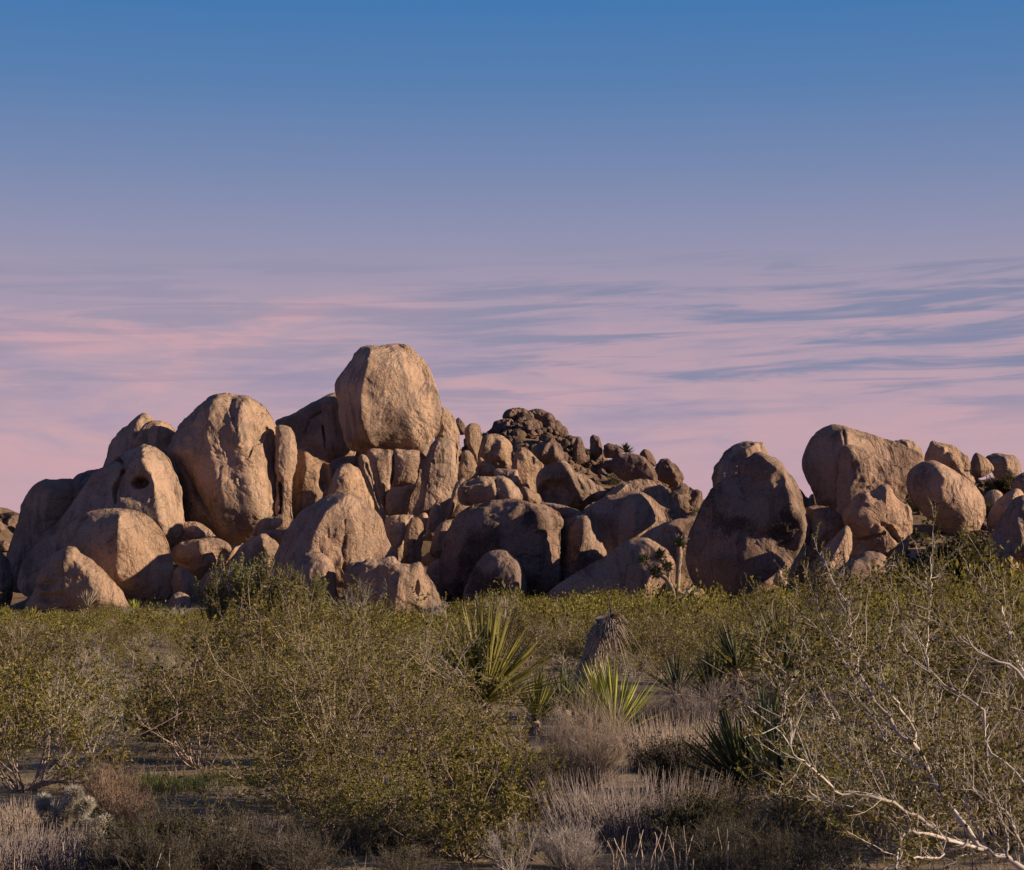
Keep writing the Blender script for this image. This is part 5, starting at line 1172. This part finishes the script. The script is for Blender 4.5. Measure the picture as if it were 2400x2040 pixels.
stalks(20, 450, 2070, 22, .32, 'curled brown seed stalks along the bottom left edge')

# ---- upright green shrubs before the low boulder
SP = [shrub_meshes(800 + i, H=2.55, R=1.0, mains=18, subs=9, twigs=5, leaves=6, leaf=.085, tilt=(2, 24), bark=STEM_GREY, leafm=LEAF_SPIRE, rad=.03, wob=.06, lift=.16, tw_len=(.16, .30), up=.9) for i in range(2)]
for i, (px, s, lab) in enumerate([(505, .95, 'green shrub of upright sprays, leftmost of its row before the low boulder'), (560, 1.12, 'green shrub of upright sprays, tallest of the left pair before the low boulder'), (625, 1.15, 'green shrub of upright sprays in the middle of its row, by a pale twig'), (690, 1.0, 'green shrub of upright sprays before the round shadowed boulder'), (745, .85, 'green shrub of upright sprays, rightmost and smallest of its row')]):
    x = (px - CX) * 85 / FPX
    plant('upright_shrub', SP[i % 2], (x, 85 + rng.uniform(-1, 1), float(ground_z(x, 85))), lab, 'shrub', 'upright green shrubs', rng.uniform(0, 6), (s, s, s))
# dark shrubs on the right slope
DK = shrub_meshes(820, H=3.4, R=2.6, mains=40, subs=8, twigs=5, leaves=6, leaf=.22, tilt=(4, 62), leafm=LEAF_DARK, rad=.04, wob=.14, tw_len=(.2, .4))
def slope_shrub(px, y, s, label, me=DK):
    x = (px - CX) * y / FPX
    return plant('slope_shrub', me, (x, y, float(ground_z(x, y))), label, 'shrub', None, rng.uniform(0, 6), (s, s, s))
slope_shrub(2245, 139, 1.0, 'large dark green shrub on the slope below the egg shaped boulder')
slope_shrub(2190, 136, .6, 'smaller dark shrub left of the large one on the slope')
slope_shrub(2300, 137, .7, 'dark shrub between the large slope shrub and the right edge boulder')
slope_shrub(2355, 165, .5, 'dark shrub before the far right skyline boulder')
slope_shrub(2130, 141, .35, 'low round shrub in shade under the cracked mouth boulder')
slope_shrub(2330, 156, .35, 'low shrub on the pale slope beneath the upright egg stone')
slope_shrub(2270, 152, .3, 'low dark shrub beside the small smooth slope boulder')
for i in range(30):
    px = rng.uniform(2020, 2420); y = rng.uniform(139, 172); x = (px - CX) * y / FPX; s = rng.uniform(.10, .30)
    plant('slope_shrub', DK, (x, y, float(ground_z(x, y))), 'small scrubby plant among the stones of the right hand slope', 'shrub', 'small plants on the right slope', rng.uniform(0, 6), (s * 1.3, s * 1.3, s))
BW = shrub_meshes(830, H=2.4, R=1.7, mains=24, subs=7, twigs=4, leaves=3, leaf=.2, tilt=(4, 60), leafm=LEAF_DARK, rad=.035, wob=.16, tw_len=(.2, .4))
def hill_shrub(px, py, y, s, label):
    for yy in np.arange(y - 25, y + 25, .5):
        p = on_slope(px, py, yy)
        if p[2] <= float(ground_z(p[0], yy)) + .1: break
    else:
        p = on_slope(px, py, y); p[2] = float(ground_z(p[0], y)) + .2
    return plant('hill_shrub', BW, tuple(p), label, 'shrub', None, rng.uniform(0, 6), (s, s, s))
hill_shrub(1568, 1108, 224, .5, 'open twiggy shrub on the hill skyline above the jagged rock')
hill_shrub(1625, 1125, 224, .45, 'open twiggy shrub on the hill skyline, rightmost')
hill_shrub(1372, 1050, 231, .4, 'bare shrub left of the chimney stone on the hill skyline')
hill_shrub(1440, 1140, 205, .5, 'tawny shrub on the hill slope above the upper rosy dome')
# ---- tall leafy sprays standing up on the right
for px, py, s, lab in [(1935, 1520, 1.5, 'tall leafy bush whose yellow green top reaches up to the leaning slab'), (2190, 1540, 1.55, 'tall leafy bush whose thin top stands before the dark slope shrubs'), (2330, 1600, 1.3, 'leafy bush in front of the right edge boulder'), (1780, 1530, 1.1, 'leafy bush below the middle of the hooded boulder')]:
    loc = at(px, py); plant('creosote_bush', CREO[int(px) % 5], loc, lab, 'shrub', None, rng.uniform(0, 6), (s * .75, s * .75, s * 1.25))


# ---- small growth along the bottom of the frame
for i, (px, py, s, lab) in enumerate([(1905, 1960, .5, 'low leafy bush under the lowest pale limb, left part'), (2080, 2000, .55, 'low leafy bush among the limbs near the bottom right'), (2240, 1900, .7, 'leafy bush behind the thickest pale limb at the right'), (2010, 1850, .75, 'leafy bush right of the dark upright yucca'),
     (2350, 1960, .7, 'leafy bush at the right edge under the thick limb'), (1700, 1985, .35, 'small leafy bush left of the lowest pale limb')]):
    plant('creosote_bush', CREO[i % 5], at(px, py), lab, 'shrub', None, rng.uniform(0, 6), (s, s, s))
for i, (x, y, s) in enumerate([(5.3, 15.4, .95), (4.9, 13.3, .9), (6.4, 17.6, 1.0)]):  # bushes added outside the frame to throw shade over the lower foreground
    plant('creosote_bush', CREO[i], (x, y, float(ground_z(x, y))), ['leafy bush cut by the right edge low in the frame', 'bush just past the lower right corner', 'leafy bush cut by the right edge behind the thick limb'][i], 'shrub', None, rng.uniform(0, 6), (s, s, s))
LOW = [shrub_meshes(850 + i, H=.34, R=.42, mains=60, subs=7, twigs=5, leaves=2, leaf=.016, tilt=(4, 74), bark=STEM_SHADED, leafm=LEAF_DARK, rad=.004, wob=.14, lift=.07, tw_len=(.2, .4), up=.25) for i in range(2)]
for i in range(26):
    px = rng.uniform(250, 1250) if i < 17 else rng.uniform(1650, 2100); py = rng.uniform(1985, 2075) if not 300 < px < 620 else rng.uniform(2035, 2085); s = rng.uniform(.55, 1.1); loc = at(px, py)
    plant('low_twig_shrub', LOW[i % 2], loc, 'low dark twiggy shrub among its like along the bottom of the frame', 'shrub', 'low twigs along the bottom', rng.uniform(0, 6), (s, s, s))

for px, py, s, lab in [(740, 1955, .55, 'low leafy undergrowth at the left foot of the largest creosote'), (930, 1985, .5, 'low leafy undergrowth below the middle of the largest creosote')]:
    plant('creosote_bush', CREO[int(px) % 5], at(px, py), lab, 'shrub', None, rng.uniform(0, 6), (s * 1.2, s * 1.2, s))
